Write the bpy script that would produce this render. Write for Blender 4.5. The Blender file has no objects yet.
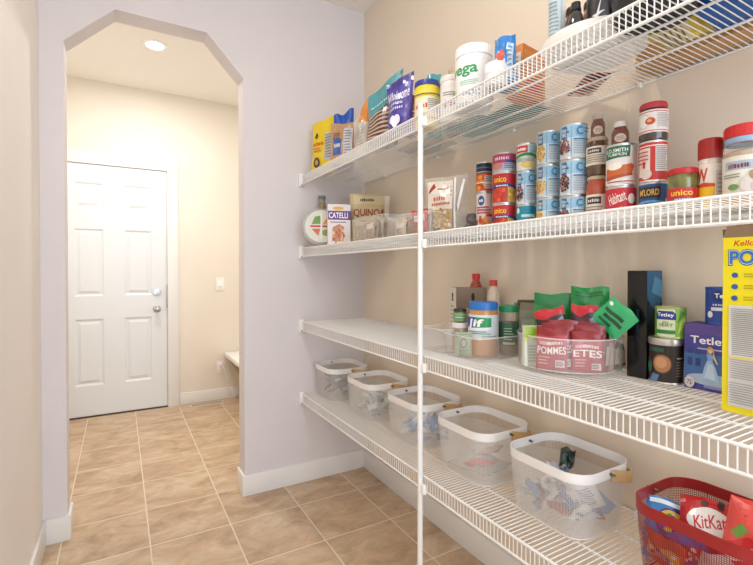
import bpy, bmesh, math, random
from mathutils import Vector, Matrix, Euler
from mathutils.geometry import tessellate_polygon
random.seed(7)
C = bpy.context.scene.collection
PI = math.pi

# ------------------------------------------------------------------ measured camera
CF, CYAW, CPIT, CSH, CZ = 447.8323, math.radians(29.8375), math.radians(-.6768), -6.5796, 1.18
FW = Vector((math.sin(CYAW)*math.cos(CPIT), math.cos(CYAW)*math.cos(CPIT), math.sin(CPIT)))
RT = Vector((math.cos(CYAW), -math.sin(CYAW), 0)); UP = RT.cross(FW)
def ray(u, v): return FW + RT*((u-376.5)/CF) + UP*((282.5+CSH-v)/CF)
def at(u, v, X=None, Y=None, Z=None):
    r = ray(u, v)
    t = X/r.x if X is not None else Y/r.y if Y is not None else (Z-CZ)/r.z
    return Vector((0, 0, CZ)) + r*t
def azi(u): return CYAW + math.atan((u-376.5)/CF)
def zat(u, v, d):
    r = ray(u, v); return CZ + r.z*d/math.hypot(r.x, r.y)
def face_cam(x, y, extra=0): return math.atan2(-x, y) + extra

# ------------------------------------------------------------------ materials
def lin(c):
    return tuple(((x/12.92) if x <= .04045 else ((x+.055)/1.055)**2.4) for x in c)
def hexc(h):
    return tuple(int(h[i:i+2], 16)/255 for i in (0, 2, 4))
_mats = {}
def mat(col, rough=.45, metal=0, spec=.5, noise=0, nscale=30, bump=0, coat=0, emit=0):
    """procedural principled paint from an sRGB hex colour"""
    key = (col, rough, metal, spec, noise, nscale, bump, coat, emit)
    if key in _mats: return _mats[key]
    m = bpy.data.materials.new('paint_'+col); m.use_nodes = True
    nt = m.node_tree; b = nt.nodes['Principled BSDF']
    c = lin(hexc(col))
    b.inputs['Base Color'].default_value = (*c, 1)
    b.inputs['Roughness'].default_value = rough; b.inputs['Metallic'].default_value = metal
    b.inputs['Specular IOR Level'].default_value = spec
    if coat: b.inputs['Coat Weight'].default_value = coat; b.inputs['Coat Roughness'].default_value = .08
    if emit:
        b.inputs['Emission Color'].default_value = (*c, 1); b.inputs['Emission Strength'].default_value = emit
    if noise or bump:
        tc = nt.nodes.new('ShaderNodeTexCoord'); n = nt.nodes.new('ShaderNodeTexNoise')
        n.inputs['Scale'].default_value = nscale; n.inputs['Detail'].default_value = 4
        nt.links.new(tc.outputs['Object'], n.inputs['Vector'])
        if noise:
            r = nt.nodes.new('ShaderNodeValToRGB')
            r.color_ramp.elements[0].color = (*[x*(1-noise) for x in c], 1); r.color_ramp.elements[0].position = .3
            r.color_ramp.elements[1].color = (*[min(1, x*(1+noise)) for x in c], 1); r.color_ramp.elements[1].position = .7
            nt.links.new(n.outputs['Fac'], r.inputs['Fac']); nt.links.new(r.outputs['Color'], b.inputs['Base Color'])
        if bump:
            bp = nt.nodes.new('ShaderNodeBump'); bp.inputs['Strength'].default_value = bump; bp.inputs['Distance'].default_value = .01
            nt.links.new(n.outputs['Fac'], bp.inputs['Height']); nt.links.new(bp.outputs['Normal'], b.inputs['Normal'])
    _mats[key] = m
    return m
def clear(col='ffffff', haze=.12, rough=.05, key2=''):
    """clear plastic or thin glass: see-through with a little body colour and a sheen that grows at grazing angles"""
    key = ('clear', col, haze, rough, key2)
    if key in _mats: return _mats[key]
    m = bpy.data.materials.new('clear_plastic'); m.use_nodes = True; nt = m.node_tree
    for n in list(nt.nodes): nt.nodes.remove(n)
    out = nt.nodes.new('ShaderNodeOutputMaterial')
    t = nt.nodes.new('ShaderNodeBsdfTransparent'); d = nt.nodes.new('ShaderNodeBsdfDiffuse'); g = nt.nodes.new('ShaderNodeBsdfGlossy')
    c = lin(hexc(col)); d.inputs['Color'].default_value = (*c, 1)
    t.inputs['Color'].default_value = (*[.9+.1*x for x in c], 1); g.inputs['Roughness'].default_value = rough
    m1 = nt.nodes.new('ShaderNodeMixShader'); m1.inputs[0].default_value = haze
    lw = nt.nodes.new('ShaderNodeLayerWeight'); lw.inputs['Blend'].default_value = .12
    mm = nt.nodes.new('ShaderNodeMath'); mm.operation = 'MULTIPLY_ADD'; mm.inputs[1].default_value = .55; mm.inputs[2].default_value = .03
    m2 = nt.nodes.new('ShaderNodeMixShader')
    nt.links.new(t.outputs[0], m1.inputs[1]); nt.links.new(d.outputs[0], m1.inputs[2])
    nt.links.new(lw.outputs['Fresnel'], mm.inputs[0]); nt.links.new(mm.outputs[0], m2.inputs[0])
    nt.links.new(m1.outputs[0], m2.inputs[1]); nt.links.new(g.outputs[0], m2.inputs[2]); nt.links.new(m2.outputs[0], out.inputs[0])
    _mats[key] = m
    return m
def mesh_mat(col, pitch=.0042, wire=.36):
    """perforated steel mesh: round-cornered holes cut by the UV grid (UVs are in metres)"""
    m = bpy.data.materials.new('wire_mesh_'+col); m.use_nodes = True; nt = m.node_tree
    b = nt.nodes['Principled BSDF']; out = nt.nodes['Material Output']
    b.inputs['Base Color'].default_value = (*lin(hexc(col)), 1); b.inputs['Roughness'].default_value = .4
    uv = nt.nodes.new('ShaderNodeUVMap'); sp = nt.nodes.new('ShaderNodeSeparateXYZ'); nt.links.new(uv.outputs[0], sp.inputs[0])
    fl = []
    for k in (0, 1):
        a = nt.nodes.new('ShaderNodeMath'); a.operation = 'DIVIDE'; a.inputs[1].default_value = pitch
        f = nt.nodes.new('ShaderNodeMath'); f.operation = 'FRACT'
        l = nt.nodes.new('ShaderNodeMath'); l.operation = 'LESS_THAN'; l.inputs[1].default_value = wire
        nt.links.new(sp.outputs[k], a.inputs[0]); nt.links.new(a.outputs[0], f.inputs[0]); nt.links.new(f.outputs[0], l.inputs[0]); fl.append(l)
    mx = nt.nodes.new('ShaderNodeMath'); mx.operation = 'MAXIMUM'
    nt.links.new(fl[0].outputs[0], mx.inputs[0]); nt.links.new(fl[1].outputs[0], mx.inputs[1])
    t = nt.nodes.new('ShaderNodeBsdfTransparent'); mix = nt.nodes.new('ShaderNodeMixShader')
    nt.links.new(mx.outputs[0], mix.inputs[0]); nt.links.new(t.outputs[0], mix.inputs[1]); nt.links.new(b.outputs[0], mix.inputs[2])
    nt.links.new(mix.outputs[0], out.inputs[0])
    return m
def tile_mat():
    m = bpy.data.materials.new('stone_tile'); m.use_nodes = True; nt = m.node_tree; N = nt.nodes; L = nt.links
    b = N['Principled BSDF']; tc = N.new('ShaderNodeTexCoord'); mp = N.new('ShaderNodeMapping')
    mp.inputs['Location'].default_value = (-.108, -.133, 0)
    L.new(tc.outputs['Object'], mp.inputs['Vector'])
    br = N.new('ShaderNodeTexBrick'); br.offset = 0; br.squash = 1
    br.inputs['Scale'].default_value = 1; br.inputs['Brick Width'].default_value = .3335; br.inputs['Row Height'].default_value = .3335
    br.inputs['Mortar Size'].default_value = .0032; br.inputs['Mortar Smooth'].default_value = .3; br.inputs['Bias'].default_value = 0
    br.inputs['Color1'].default_value = (.0, .0, .0, 1); br.inputs['Color2'].default_value = (1, 1, 1, 1)
    L.new(mp.outputs[0], br.inputs['Vector'])
    # each tile gets its own patch of the cloudy stone pattern
    sc = N.new('ShaderNodeVectorMath'); sc.operation = 'SCALE'; sc.inputs['Scale'].default_value = 7
    L.new(br.outputs['Color'], sc.inputs[0])
    ad = N.new('ShaderNodeVectorMath'); L.new(tc.outputs['Object'], ad.inputs[0]); L.new(sc.outputs[0], ad.inputs[1])
    st = N.new('ShaderNodeMapping'); st.inputs['Scale'].default_value = (1, 1.6, 1); L.new(ad.outputs[0], st.inputs['Vector'])
    n1 = N.new('ShaderNodeTexNoise'); n1.inputs['Scale'].default_value = 5; n1.inputs['Detail'].default_value = 8; n1.inputs['Roughness'].default_value = .68; n1.inputs['Distortion'].default_value = .6
    n2 = N.new('ShaderNodeTexNoise'); n2.inputs['Scale'].default_value = 17; n2.inputs['Detail'].default_value = 6; n2.inputs['Roughness'].default_value = .7
    L.new(st.outputs[0], n1.inputs['Vector']); L.new(st.outputs[0], n2.inputs['Vector'])
    r1 = N.new('ShaderNodeValToRGB'); e = r1.color_ramp.elements
    e[0].position = .34; e[0].color = (*lin(hexc('987c5a')), 1); e[1].position = .66; e[1].color = (*lin(hexc('dac8ac')), 1)
    k = e.new(.5); k.color = (*lin(hexc('c2a582')), 1)
    L.new(n1.outputs['Fac'], r1.inputs['Fac'])
    r2 = N.new('ShaderNodeValToRGB'); e = r2.color_ramp.elements
    e[0].position = .35; e[0].color = (*lin(hexc('b0a08e')), 1); e[1].position = .65; e[1].color = (*lin(hexc('d6b398')), 1)
    L.new(n2.outputs['Fac'], r2.inputs['Fac'])
    mx = N.new('ShaderNodeMix'); mx.data_type = 'RGBA'; mx.inputs['Factor'].default_value = .38
    L.new(r1.outputs['Color'], mx.inputs['A']); L.new(r2.outputs['Color'], mx.inputs['B'])
    gm = N.new('ShaderNodeMix'); gm.data_type = 'RGBA'; gm.inputs['B'].default_value = (*lin(hexc('e2d5c0')), 1)
    L.new(br.outputs['Fac'], gm.inputs['Factor']); L.new(mx.outputs['Result'], gm.inputs['A'])
    L.new(gm.outputs['Result'], b.inputs['Base Color'])
    b.inputs['Roughness'].default_value = .42
    bp = N.new('ShaderNodeBump'); bp.inputs['Strength'].default_value = .35; bp.inputs['Distance'].default_value = .004; bp.invert = True
    L.new(br.outputs['Fac'], bp.inputs['Height']); L.new(bp.outputs['Normal'], b.inputs['Normal'])
    return m

WHITE = mat('f4f3f0', .4); TRIM = mat('ecebe9', .35); WIRE = mat('ededea', .35)
STEEL = mat('c9cacb', .25, 1); TIN = mat('d6d6d4', .32, .9)

# ------------------------------------------------------------------ mesh collecting
class MB:
    def __init__(s): s.v = []; s.f = []; s.m = []; s.uv = []
    def add(s, verts, faces, m, uvs=None):
        o = len(s.v); s.v += [tuple(p) for p in verts]
        for i, f in enumerate(faces):
            s.f.append([o+k for k in f]); s.m.append(m if not isinstance(m, list) else m[i]); s.uv.append(uvs[i] if uvs else None)
        return s
    def box(s, a, b, m, M=None, bev=0):
        if bev:
            bm = bmesh.new(); bmesh.ops.create_cube(bm, size=1)
            for v in bm.verts:
                v.co = Vector([a[k]+(b[k]-a[k])*(v.co[k]+.5) for k in range(3)])
            bmesh.ops.bevel(bm, geom=bm.edges[:], offset=bev, segments=2, affect='EDGES', profile=.6)
            bm.verts.index_update()
            vs = [v.co.copy() for v in bm.verts]; fs = [[v.index for v in f.verts] for f in bm.faces]; bm.free()
        else:
            vs = [Vector((x, y, z)) for z in (a[2], b[2]) for y in (a[1], b[1]) for x in (a[0], b[0])]
            fs = [[0, 2, 3, 1], [4, 5, 7, 6], [0, 1, 5, 4], [2, 6, 7, 3], [0, 4, 6, 2], [1, 3, 7, 5]]
        if M: vs = [M @ v for v in vs]
        return s.add(vs, fs, m)
    def lathe(s, prof, m, n=32, M=None, ms=None):
        """prof: list of (r, z); caps where r == 0"""
        vs = []; fs = []; mm = []; rings = []
        for r, z in prof:
            if r <= 1e-6: rings.append([len(vs)]); vs.append(Vector((0, 0, z)))
            else:
                rings.append(list(range(len(vs), len(vs)+n)))
                vs += [Vector((r*math.sin(2*PI*k/n), -r*math.cos(2*PI*k/n), z)) for k in range(n)]
        for i in range(len(rings)-1):
            A, B = rings[i], rings[i+1]; mi = ms[i] if ms else m
            if len(A) == 1 and len(B) == 1: continue
            for k in range(n):
                j = (k+1) % n
                if len(A) == 1: f = [A[0], B[j], B[k]]
                elif len(B) == 1: f = [A[k], A[j], B[0]]
                else: f = [A[k], A[j], B[j], B[k]]
                fs.append(f); mm.append(mi)
        if M: vs = [M @ v for v in vs]
        return s.add(vs, fs, mm)
    def tube(s, pts, r, m, n=6, closed=False):
        pts = [Vector(p) for p in pts]; vs = []; fs = []; K = len(pts); up = None
        for i, p in enumerate(pts):
            a = pts[i-1] if (i or closed) else p; b = pts[(i+1) % K] if (i < K-1 or closed) else p
            d = (b-a).normalized()
            if up is None: up = Vector((0, 0, 1)) if abs(d.z) < .9 else Vector((1, 0, 0))
            x = d.cross(up).normalized(); y = x.cross(d).normalized(); up = y
            rr = r[i] if isinstance(r, (list, tuple)) else r
            vs += [p + (x*math.cos(2*PI*k/n) + y*math.sin(2*PI*k/n))*rr for k in range(n)]
        for i in range(K if closed else K-1):
            for k in range(n):
                j = (k+1) % n; i2 = (i+1) % K
                fs.append([i*n+k, i*n+j, i2*n+j, i2*n+k])
        if not closed: fs.append(list(range(n))[::-1]); fs.append([(K-1)*n+k for k in range(n)])
        return s.add(vs, fs, m)
    def grid(s, fn, nu, nv, m, uv=None):
        vs = [Vector(fn(i/nu, j/nv)) for j in range(nv+1) for i in range(nu+1)]
        fs = [[j*(nu+1)+i, j*(nu+1)+i+1, (j+1)*(nu+1)+i+1, (j+1)*(nu+1)+i] for j in range(nv) for i in range(nu)]
        return s.add(vs, fs, m)
    def prism(s, poly, y0, y1, m):
        """polygon in XZ pushed along Y"""
        n = len(poly); vs = [(x, y0, z) for x, z in poly]+[(x, y1, z) for x, z in poly]
        fs = [list(range(n)), list(range(n, 2*n))[::-1]]+[[i, n+i, n+(i+1) % n, (i+1) % n] for i in range(n)]
        return s.add(vs, fs, m)
    def build(s, name, parent=None, smooth=True, angle=35, kind=None, fixn=False):
        me = bpy.data.meshes.new(name); me.from_pydata(s.v, [], s.f)
        order = []
        for m in s.m:
            if m not in order: order.append(m)
        for m in order: me.materials.append(m)
        ix = {m: i for i, m in enumerate(order)}
        me.polygons.foreach_set('material_index', [ix[m] for m in s.m])
        if any(u is not None for u in s.uv):
            l = me.uv_layers.new(name='UVMap')
            for p, u in zip(me.polygons, s.uv):
                if u:
                    for li, q in zip(p.loop_indices, u): l.data[li].uv = q
        if smooth:
            me.polygons.foreach_set('use_smooth', [True]*len(me.polygons)); me.update()
            me.set_sharp_from_angle(angle=math.radians(angle))
        if fixn:
            bm = bmesh.new(); bm.from_mesh(me); bmesh.ops.recalc_face_normals(bm, faces=bm.faces[:]); bm.to_mesh(me); bm.free()
        me.update()
        o = bpy.data.objects.new(name, me); C.objects.link(o)
        if parent: o.parent = parent
        if kind: o['kind'] = kind
        return o
def tag(o, label, cat, group=None):
    o['label'] = label; o['category'] = cat
    if group: o['group'] = group
    return o
def thing(name, label, cat, loc=(0, 0, 0), rot=0, group=None):
    o = bpy.data.objects.new(name, None); C.objects.link(o); o.empty_display_size = .03
    o.location = loc; o.rotation_euler = rot if isinstance(rot, (tuple, list)) else (0, 0, rot)
    return tag(o, label, cat, group)
def struct(mb, name, parent=None, **k): return mb.build(name, parent, kind='structure', **k)

# ------------------------------------------------------------------ printed artwork as thin flat shapes
_txt = {}
def text_mesh(s, bold, slant):
    k = (s, bold, slant)
    if k not in _txt:
        def grab(off):
            cu = bpy.data.curves.new('lettering', 'FONT'); cu.body = s; cu.offset = off; cu.shear = slant; cu.resolution_u = 3
            o = bpy.data.objects.new('lettering', cu); me = bpy.data.meshes.new_from_object(o)
            vs = [v.co.copy() for v in me.vertices]; fs = [list(p.vertices) for p in me.polygons]
            bpy.data.objects.remove(o); bpy.data.meshes.remove(me); bpy.data.curves.remove(cu)
            return vs, fs
        v0, f0 = grab(0); b = bold*.45; vs, fs = grab(b)
        x0 = min(v.x for v in v0)-b; x1 = max(v.x for v in v0)+b; y0 = min(v.y for v in v0)-b; y1 = max(v.y for v in v0)+b
        for v in vs: v.x = min(max(v.x, x0), x1); v.y = min(max(v.y, y0), y1)     # trims mitre spikes of the emboldened outline
        _txt[k] = ([((v.x-x0)/(x1-x0)-.5, (v.y-y0)/(y1-y0)-.5) for v in vs], fs)
    return _txt[k]
class Art:
    """shapes in 0..1 label coordinates; later shapes lie on top"""
    def __init__(s): s.sh = []
    def poly(s, pts, c, lift=1): s.sh.append((list(pts), [list(range(len(pts)))], c, lift)); return s
    def rect(s, x0, y0, x1, y1, c): return s.poly([(x0, y0), (x1, y0), (x1, y1), (x0, y1)], c)
    def ell(s, x, y, rx, ry, c, n=18, lift=1): return s.poly([(x+rx*math.cos(2*PI*k/n), y+ry*math.sin(2*PI*k/n)) for k in range(n)], c, lift)
    def text(s, t, x, y, w, h, c, bold=.02, slant=0, rot=0):
        vs, fs = text_mesh(t, bold, slant); ca, sa = math.cos(rot), math.sin(rot)
        s.sh.append(([(x+a*w*ca-b*h*sa, y+a*w*sa+b*h*ca) for a, b in vs], fs, c, 1)); return s
    def scribble(s, x, y, w, h, c, n=6, seed=3):
        R = random.Random(seed+int(x*97+y*31)); xx = x-w/2
        while xx < x+w/2:
            k = R.uniform(.5, 1)*w/n; s.rect(xx, y-h/2, min(xx+k*.62, x+w/2), y+h/2*R.uniform(.5, 1), c); xx += k
        return s
    def lines(s, x0, x1, y0, y1, n, c, t=.35, ragged=.25):
        for i in range(n):
            y = y0+(y1-y0)*(i+.5)/n; hh = (y1-y0)/n*t/2
            s.rect(x0, y-hh, x1-(x1-x0)*ragged*random.random(), y+hh, c)
        return s
    def dots(s, x0, y0, x1, y1, n, rx, ry, cols, seed=1):
        R = random.Random(seed)
        for i in range(n):
            a = R.random()*2*PI; q = math.sqrt(R.random())
            s.ell((x0+x1)/2+math.cos(a)*q*(x1-x0)/2, (y0+y1)/2+math.sin(a)*q*(y1-y0)/2, rx*R.uniform(.8, 1.15), ry*R.uniform(.8, 1.15), R.choice(cols), 8, lift=.35)
        return s
    def swoosh(s, x0, x1, y, amp, t, c, n=10):
        top = [(x0+(x1-x0)*i/n, y+amp*math.sin(PI*i/n)+t/2) for i in range(n+1)]; bot = [(p[0], p[1]-t) for p in top][::-1]
        for i in range(n):
            s.sh.append(([top[i], top[i+1], (top[i+1][0], top[i+1][1]-t), (top[i][0], top[i][1]-t)], [[0, 3, 2, 1]], c, .1))
        return s
    def put(s, mb, fn, nu=1, nv=1, step=.00022, rough=.42, coat=0):
        def split(ps, ax, c):
            out = []
            for p in ps:
                dd = [q[ax]-c for q in p]
                if max(dd) <= 1e-6 or min(dd) >= -1e-6: out.append(p); continue
                A, B = [], []
                for k in range(len(p)):
                    q, r_, a, b = p[k], p[(k+1) % len(p)], dd[k], dd[(k+1) % len(p)]
                    if a <= 0: A.append(q)
                    if a >= 0: B.append(q)
                    if a*b < 0:
                        t = a/(a-b); n_ = (q[0]+(r_[0]-q[0])*t, q[1]+(r_[1]-q[1])*t); A.append(n_); B.append(n_)
                if len(A) > 2: out.append(A)
                if len(B) > 2: out.append(B)
            return out
        lay = 1.0
        for vs, fs, c, lift in s.sh:
            lay += lift; m = mat(c, rough, coat=coat) if isinstance(c, str) else c
            ps = []
            for f in fs:
                pl = [vs[k] for k in f]
                if len(pl) > 3 and (nu > 1 or nv > 1 or len(fs) == 1):
                    tr = tessellate_polygon([[Vector((x, y, 0)) for x, y in pl]])
                    for q in tr:
                        t3 = [pl[k] for k in q]
                        ar = (t3[1][0]-t3[0][0])*(t3[2][1]-t3[0][1])-(t3[2][0]-t3[0][0])*(t3[1][1]-t3[0][1])
                        ps.append(t3 if ar > 0 else t3[::-1])
                else: ps.append(pl)
            for k in range(1, nu): ps = split(ps, 0, k/nu)
            for k in range(1, nv): ps = split(ps, 1, k/nv)
            V = []; Fc = []
            for p in ps:
                Fc.append(list(range(len(V), len(V)+len(p)))); V += [fn(x, y, lay*step) for x, y in p]
            mb.add(V, Fc, m)
        return s
def cyl_map(r, z0, z1, arc):
    def fn(u, v, o):
        a = (u-.5)*arc; return Vector((math.sin(a)*(r+o), -math.cos(a)*(r+o), z0+(z1-z0)*v))
    return fn
def flat_map(w, z0, z1, y):
    return lambda u, v, o: Vector(((u-.5)*w, y-o, z0+(z1-z0)*v))
def side_map(d, z0, z1, x, sgn):   # +X (sgn 1) or -X face, read from outside
    return lambda u, v, o: Vector((x+sgn*o, sgn*(u-.5)*d, z0+(z1-z0)*v))

# ------------------------------------------------------------------ ROOM SHELL
XL, XR, YF, ZC = -.293, 1.275, 2.369, 2.71
YH = 4.272
PAINT = mat('e3d9cd', .85, spec=.2, noise=.015, nscale=3, bump=.03)
HALLP = mat('ece5d9', .85, spec=.2, noise=.015, nscale=3)
PR = mat('e9dcca', .85, spec=.2, noise=.015, nscale=3, bump=.03); PL = mat('f2ece8', .85, spec=.2, noise=.015, nscale=3, bump=.03); PF = mat('dfdadc', .85, spec=.2, noise=.015, nscale=3, bump=.03)  # one wall paint; warm and cool light is put into each wall's tint
CEIL = mat('f3efe8', .9, spec=.1)
m = MB(); m.box((XR, -1.6, 0), (XR+.1, YF, ZC), PR); struct(m, 'wall_right', smooth=False)
m = MB(); m.box((XL-.1, -1.6, 0), (XL, YF, ZC), PL); struct(m, 'wall_left', smooth=False)
m = MB()
AX0, AX1 = -.205, .563
m.box((XL-.1, YF, 0), (AX0, YF+.118, ZC), PF); m.box((AX1, YF, 0), (XR+.1, YF+.118, ZC), PF)
m.prism([(AX0, 2.178), (-.012, 2.367), (.384, 2.367), (AX1, 2.177), (AX1, ZC), (AX0, ZC)], YF, YF+.118, PF)
struct(m, 'wall_far', smooth=False, fixn=True)
m = MB(); m.box((-.9, YH, 0), (1.9, YH+.1, ZC), HALLP); struct(m, 'wall_hall_back', smooth=False)
m = MB(); m.box((-1.0, YF+.118, 0), (-.9, YH+.1, ZC), HALLP); struct(m, 'wall_hall_left', smooth=False)
m = MB(); m.box((1.9, YF+.118, 0), (2.0, YH+.1, ZC), HALLP); struct(m, 'wall_hall_right', smooth=False)
m = MB(); m.box((XR+.1, YF+.02, 0), (1.9, YF+.118, ZC), HALLP); m.box((-.9, YF+.02, 0), (XL-.1, YF+.118, ZC), HALLP); struct(m, 'wall_hall_front', smooth=False)
m = MB(); m.box((-1.0, -1.6, -.05), (2.0, YH+.1, 0), tile_mat()); struct(m, 'floor', smooth=False)
m = MB(); m.box((-1.0, -1.6, ZC), (2.0, YH+.1, ZC+.08), CEIL); struct(m, 'ceiling', smooth=False)
# baseboards: flat board with an eased top edge
def board(name, segs):
    m = MB()
    for a, b in segs: m.box(a, b, TRIM, bev=.004)
    return struct(m, name, angle=40)
BH = .108; BT = .013
board('baseboard_left', [((XL, -1.6, 0), (XL+BT, YF-.001, BH))])
board('baseboard_right', [((XR-BT, -1.6, 0), (XR, YF-.001, BH))])
board('baseboard_far', [((XL, YF-BT, 0), (AX0+.008, YF, BH)), ((AX0, YF-BT, 0), (AX0+BT, YF+.125, BH)),
                        ((AX1-.008, YF-BT, 0), (XR, YF, BH)), ((AX1-BT, YF-BT, 0), (AX1, YF+.125, BH))])
board('baseboard_hall', [((.45, YH-BT, 0), (1.9, YH, .1))])

# door in the hall: slab of stiles and rails with six raised panels
DX0, DX1, DZ0, DZ1 = -.428, .352, .012, 2.03
door = bpy.data.objects.new('door_1', None); C.objects.link(door); door.location = (0, YH, 0); door['kind'] = 'structure'
DOORP = mat('e4e8ec', .38)
px = [(-.312, -.112), (.034, .238)]; pz = [(.255, .79), (.975, 1.515), (1.68, 1.885)]
F = -.012
m = MB()
xs = [DX0, px[0][0], px[0][1], px[1][0], px[1][1], DX1]
for a, b in ((xs[0], xs[1]), (xs[2], xs[3]), (xs[4], xs[5])): m.box((a, F, DZ0), (b, -.0005, DZ1), DOORP)
zs = [DZ0, pz[0][0], pz[0][1], pz[1][0], pz[1][1], pz[2][0], pz[2][1], DZ1]
for x0, x1 in px:
    for k in (0, 2, 4, 6): m.box((x0, F, zs[k]), (x1, -.0005, zs[k+1]), DOORP)
m.build('slab', door, smooth=False)
for x0, x1 in px:
    for z0, z1 in pz:
        m = MB()
        loops = [(0, F), (.008, F+.006), (.014, F+.009), (.022, F+.009), (.042, F+.001)]
        vs = []
        for ins, y in loops: vs += [(x0+ins, y, z0+ins), (x1-ins, y, z0+ins), (x1-ins, y, z1-ins), (x0+ins, y, z1-ins)]
        fs = []
        for k in range(len(loops)-1):
            for j in range(4): fs.append([k*4+j, k*4+(j+1) % 4, (k+1)*4+(j+1) % 4, (k+1)*4+j])
        fs.append([(len(loops)-1)*4+j for j in range(4)])
        m.add(vs, fs, DOORP); m.build('panel', door, smooth=False)
m = MB(); m.box((DX0-.005, -.02, 0), (DX1+.006, -.0005, .011), mat('4a3a30', .6)); m.build('threshold', door, smooth=False)
def rotx(a): return Matrix.Rotation(a, 4, 'X')
m = MB(); M = Matrix.Translation((.277, F, .997)) @ rotx(PI/2)
m.lathe([(0, 0), (.03, 0), (.031, .006), (.027, .012), (.012, .013), (.012, .02), (0, .021)], STEEL, 24, M)
m.box((.272, F-.032, .985), (.282, F-.012, 1.009), STEEL, bev=.002); m.build('deadbolt', door)
m = MB(); M = Matrix.Translation((.277, F, .855)) @ rotx(PI/2)
m.lathe([(0, 0), (.032, 0), (.032, .005), (.014, .01), (.012, .03), (.022, .038), (.028, .05), (.026, .064), (.014, .07), (0, .071)], STEEL, 24, M); m.build('door_knob', door)
m = MB(); m.box((DX1-.004, -.026, .86), (DX1+.006, -.011, 1.06), mat('a9a9a8', .35, .8), bev=.002); m.build('strike_plate', door)
# casing
m = MB()
for a, b in (((DX0-.098, -.024, 0), (DX0-.006, -.0005, 2.125)), ((DX1+.006, -.024, 0), (DX1+.095, -.0005, 2.125)), ((DX0-.006, -.024, 2.036), (DX1+.006, -.0005, 2.125))):
    m.box(a, b, TRIM, Matrix.Translation((0, YH, 0)), bev=.004)
struct(m, 'trim_1')

# ------------------------------------------------------------------ hall things
cp = at(155, 45, Z=2.71)
t = thing('recessed_light', 'round white recessed ceiling light glowing in the hall beyond the arch', 'ceiling light', (cp.x, cp.y, 2.71))
m = MB(); m.lathe([(.0, -.001), (.052, -.001), (.055, -.006), (.078, -.004), (.08, -.0005), (.0, -.0005)], WHITE, 40); m.build('trim_ring', t)
m = MB(); m.lathe([(0, -.0075), (.052, -.0075), (.052, -.002)], mat('fffaf0', .5, emit=9), 40); m.build('bulb', t)
sw = at(220, 284, Y=YH)
t = thing('light_switch', 'white rocker light switch on the hall wall right of the door', 'light switch', (sw.x, YH, sw.z))
m = MB(); m.box((-.036, -.007, -.06), (.036, -.0003, .06), WHITE, bev=.002); m.build('cover_plate', t)
m = MB(); m.box((-.016, -.011, -.033), (.016, -.006, .033), mat('ffffff', .3), bev=.0015); m.build('rocker', t)
m = MB(); m.box((-.013, -.0117, -.026), (.013, -.0109, -.022), mat('8d8d8a', .5)); m.build('indicator', t, smooth=False)
ou = at(220.5, 367, Y=YH)
t = thing('wall_outlet', 'white double power outlet low on the hall wall beside the bench', 'outlet', (ou.x, YH, ou.z))
m = MB(); m.box((-.036, -.006, -.058), (.036, -.0003, .058), WHITE, bev=.002); m.build('cover_plate', t)
for z in (-.024, .024):
    m = MB(); m.box((-.015, -.008, z-.015), (.015, -.005, z+.015), mat('fbfbfa', .3), bev=.002)
    for dx in (-.006, .006): m.box((dx-.001, -.0086, z-.004), (dx+.001, -.0079, z+.005), mat('3a3a38'))
    m.build('socket', t)
m = MB(); ox, oz = ou.x, ou.z+.0
m.box((ox-.011, YH-.034, oz+.012), (ox+.011, YH-.009, oz+.036), WHITE, bev=.004)
m.tube([(ox+.004, YH-.032, oz+.022), (ox+.02, YH-.05, oz+.0), (ox+.035, YH-.05, oz-.09), (ox+.055, YH-.045, oz-.18), (ox+.09, YH-.04, oz-.25), (ox+.12, YH-.035, oz-.27), (ox+.16, YH-.034, oz-.24), (ox+.2, YH-.034, oz-.285)], .004, WHITE, 8)
tag(m.build('power_cord'), 'white power cord plugged into the low outlet and hanging to the floor', 'cord')
# bench: white seat top on a brown body
t = thing('hall_bench', 'low bench with white top and tan wooden body against hall wall', 'bench', (.83, YH, 0))
m = MB(); m.box((.0, -.62, .395), (.72, -.016, .43), WHITE, bev=.006); m.build('bench_top', t)
m = MB(); m.prism([(.20, .0), (.70, .0), (.70, .395), (.02, .395), (.06, .33), (.14, .2)], -.3, -.018, mat('b49468', .6, noise=.15, nscale=12)); m.build('bench_body', t, smooth=False, fixn=True)
vt = (at(189, 408, Z=0)+at(219, 404, Z=0))/2
t = thing('floor_vent', 'beige slotted floor register set in the tiles under the light switch', 'floor vent', (vt.x+.03, 4.17, .0005))
m = MB(); m.box((-.14, -.045, 0), (.14, .045, .004), mat('d8cdbd', .5), bev=.0015); m.build('frame', t)
m = MB()
for i in range(20):
    m.box((-.124+i*.0128, -.032, .0035), (-.118+i*.0128, .032, .0048), mat('6f6459', .7))
m.build('slots', t, smooth=False)

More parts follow.
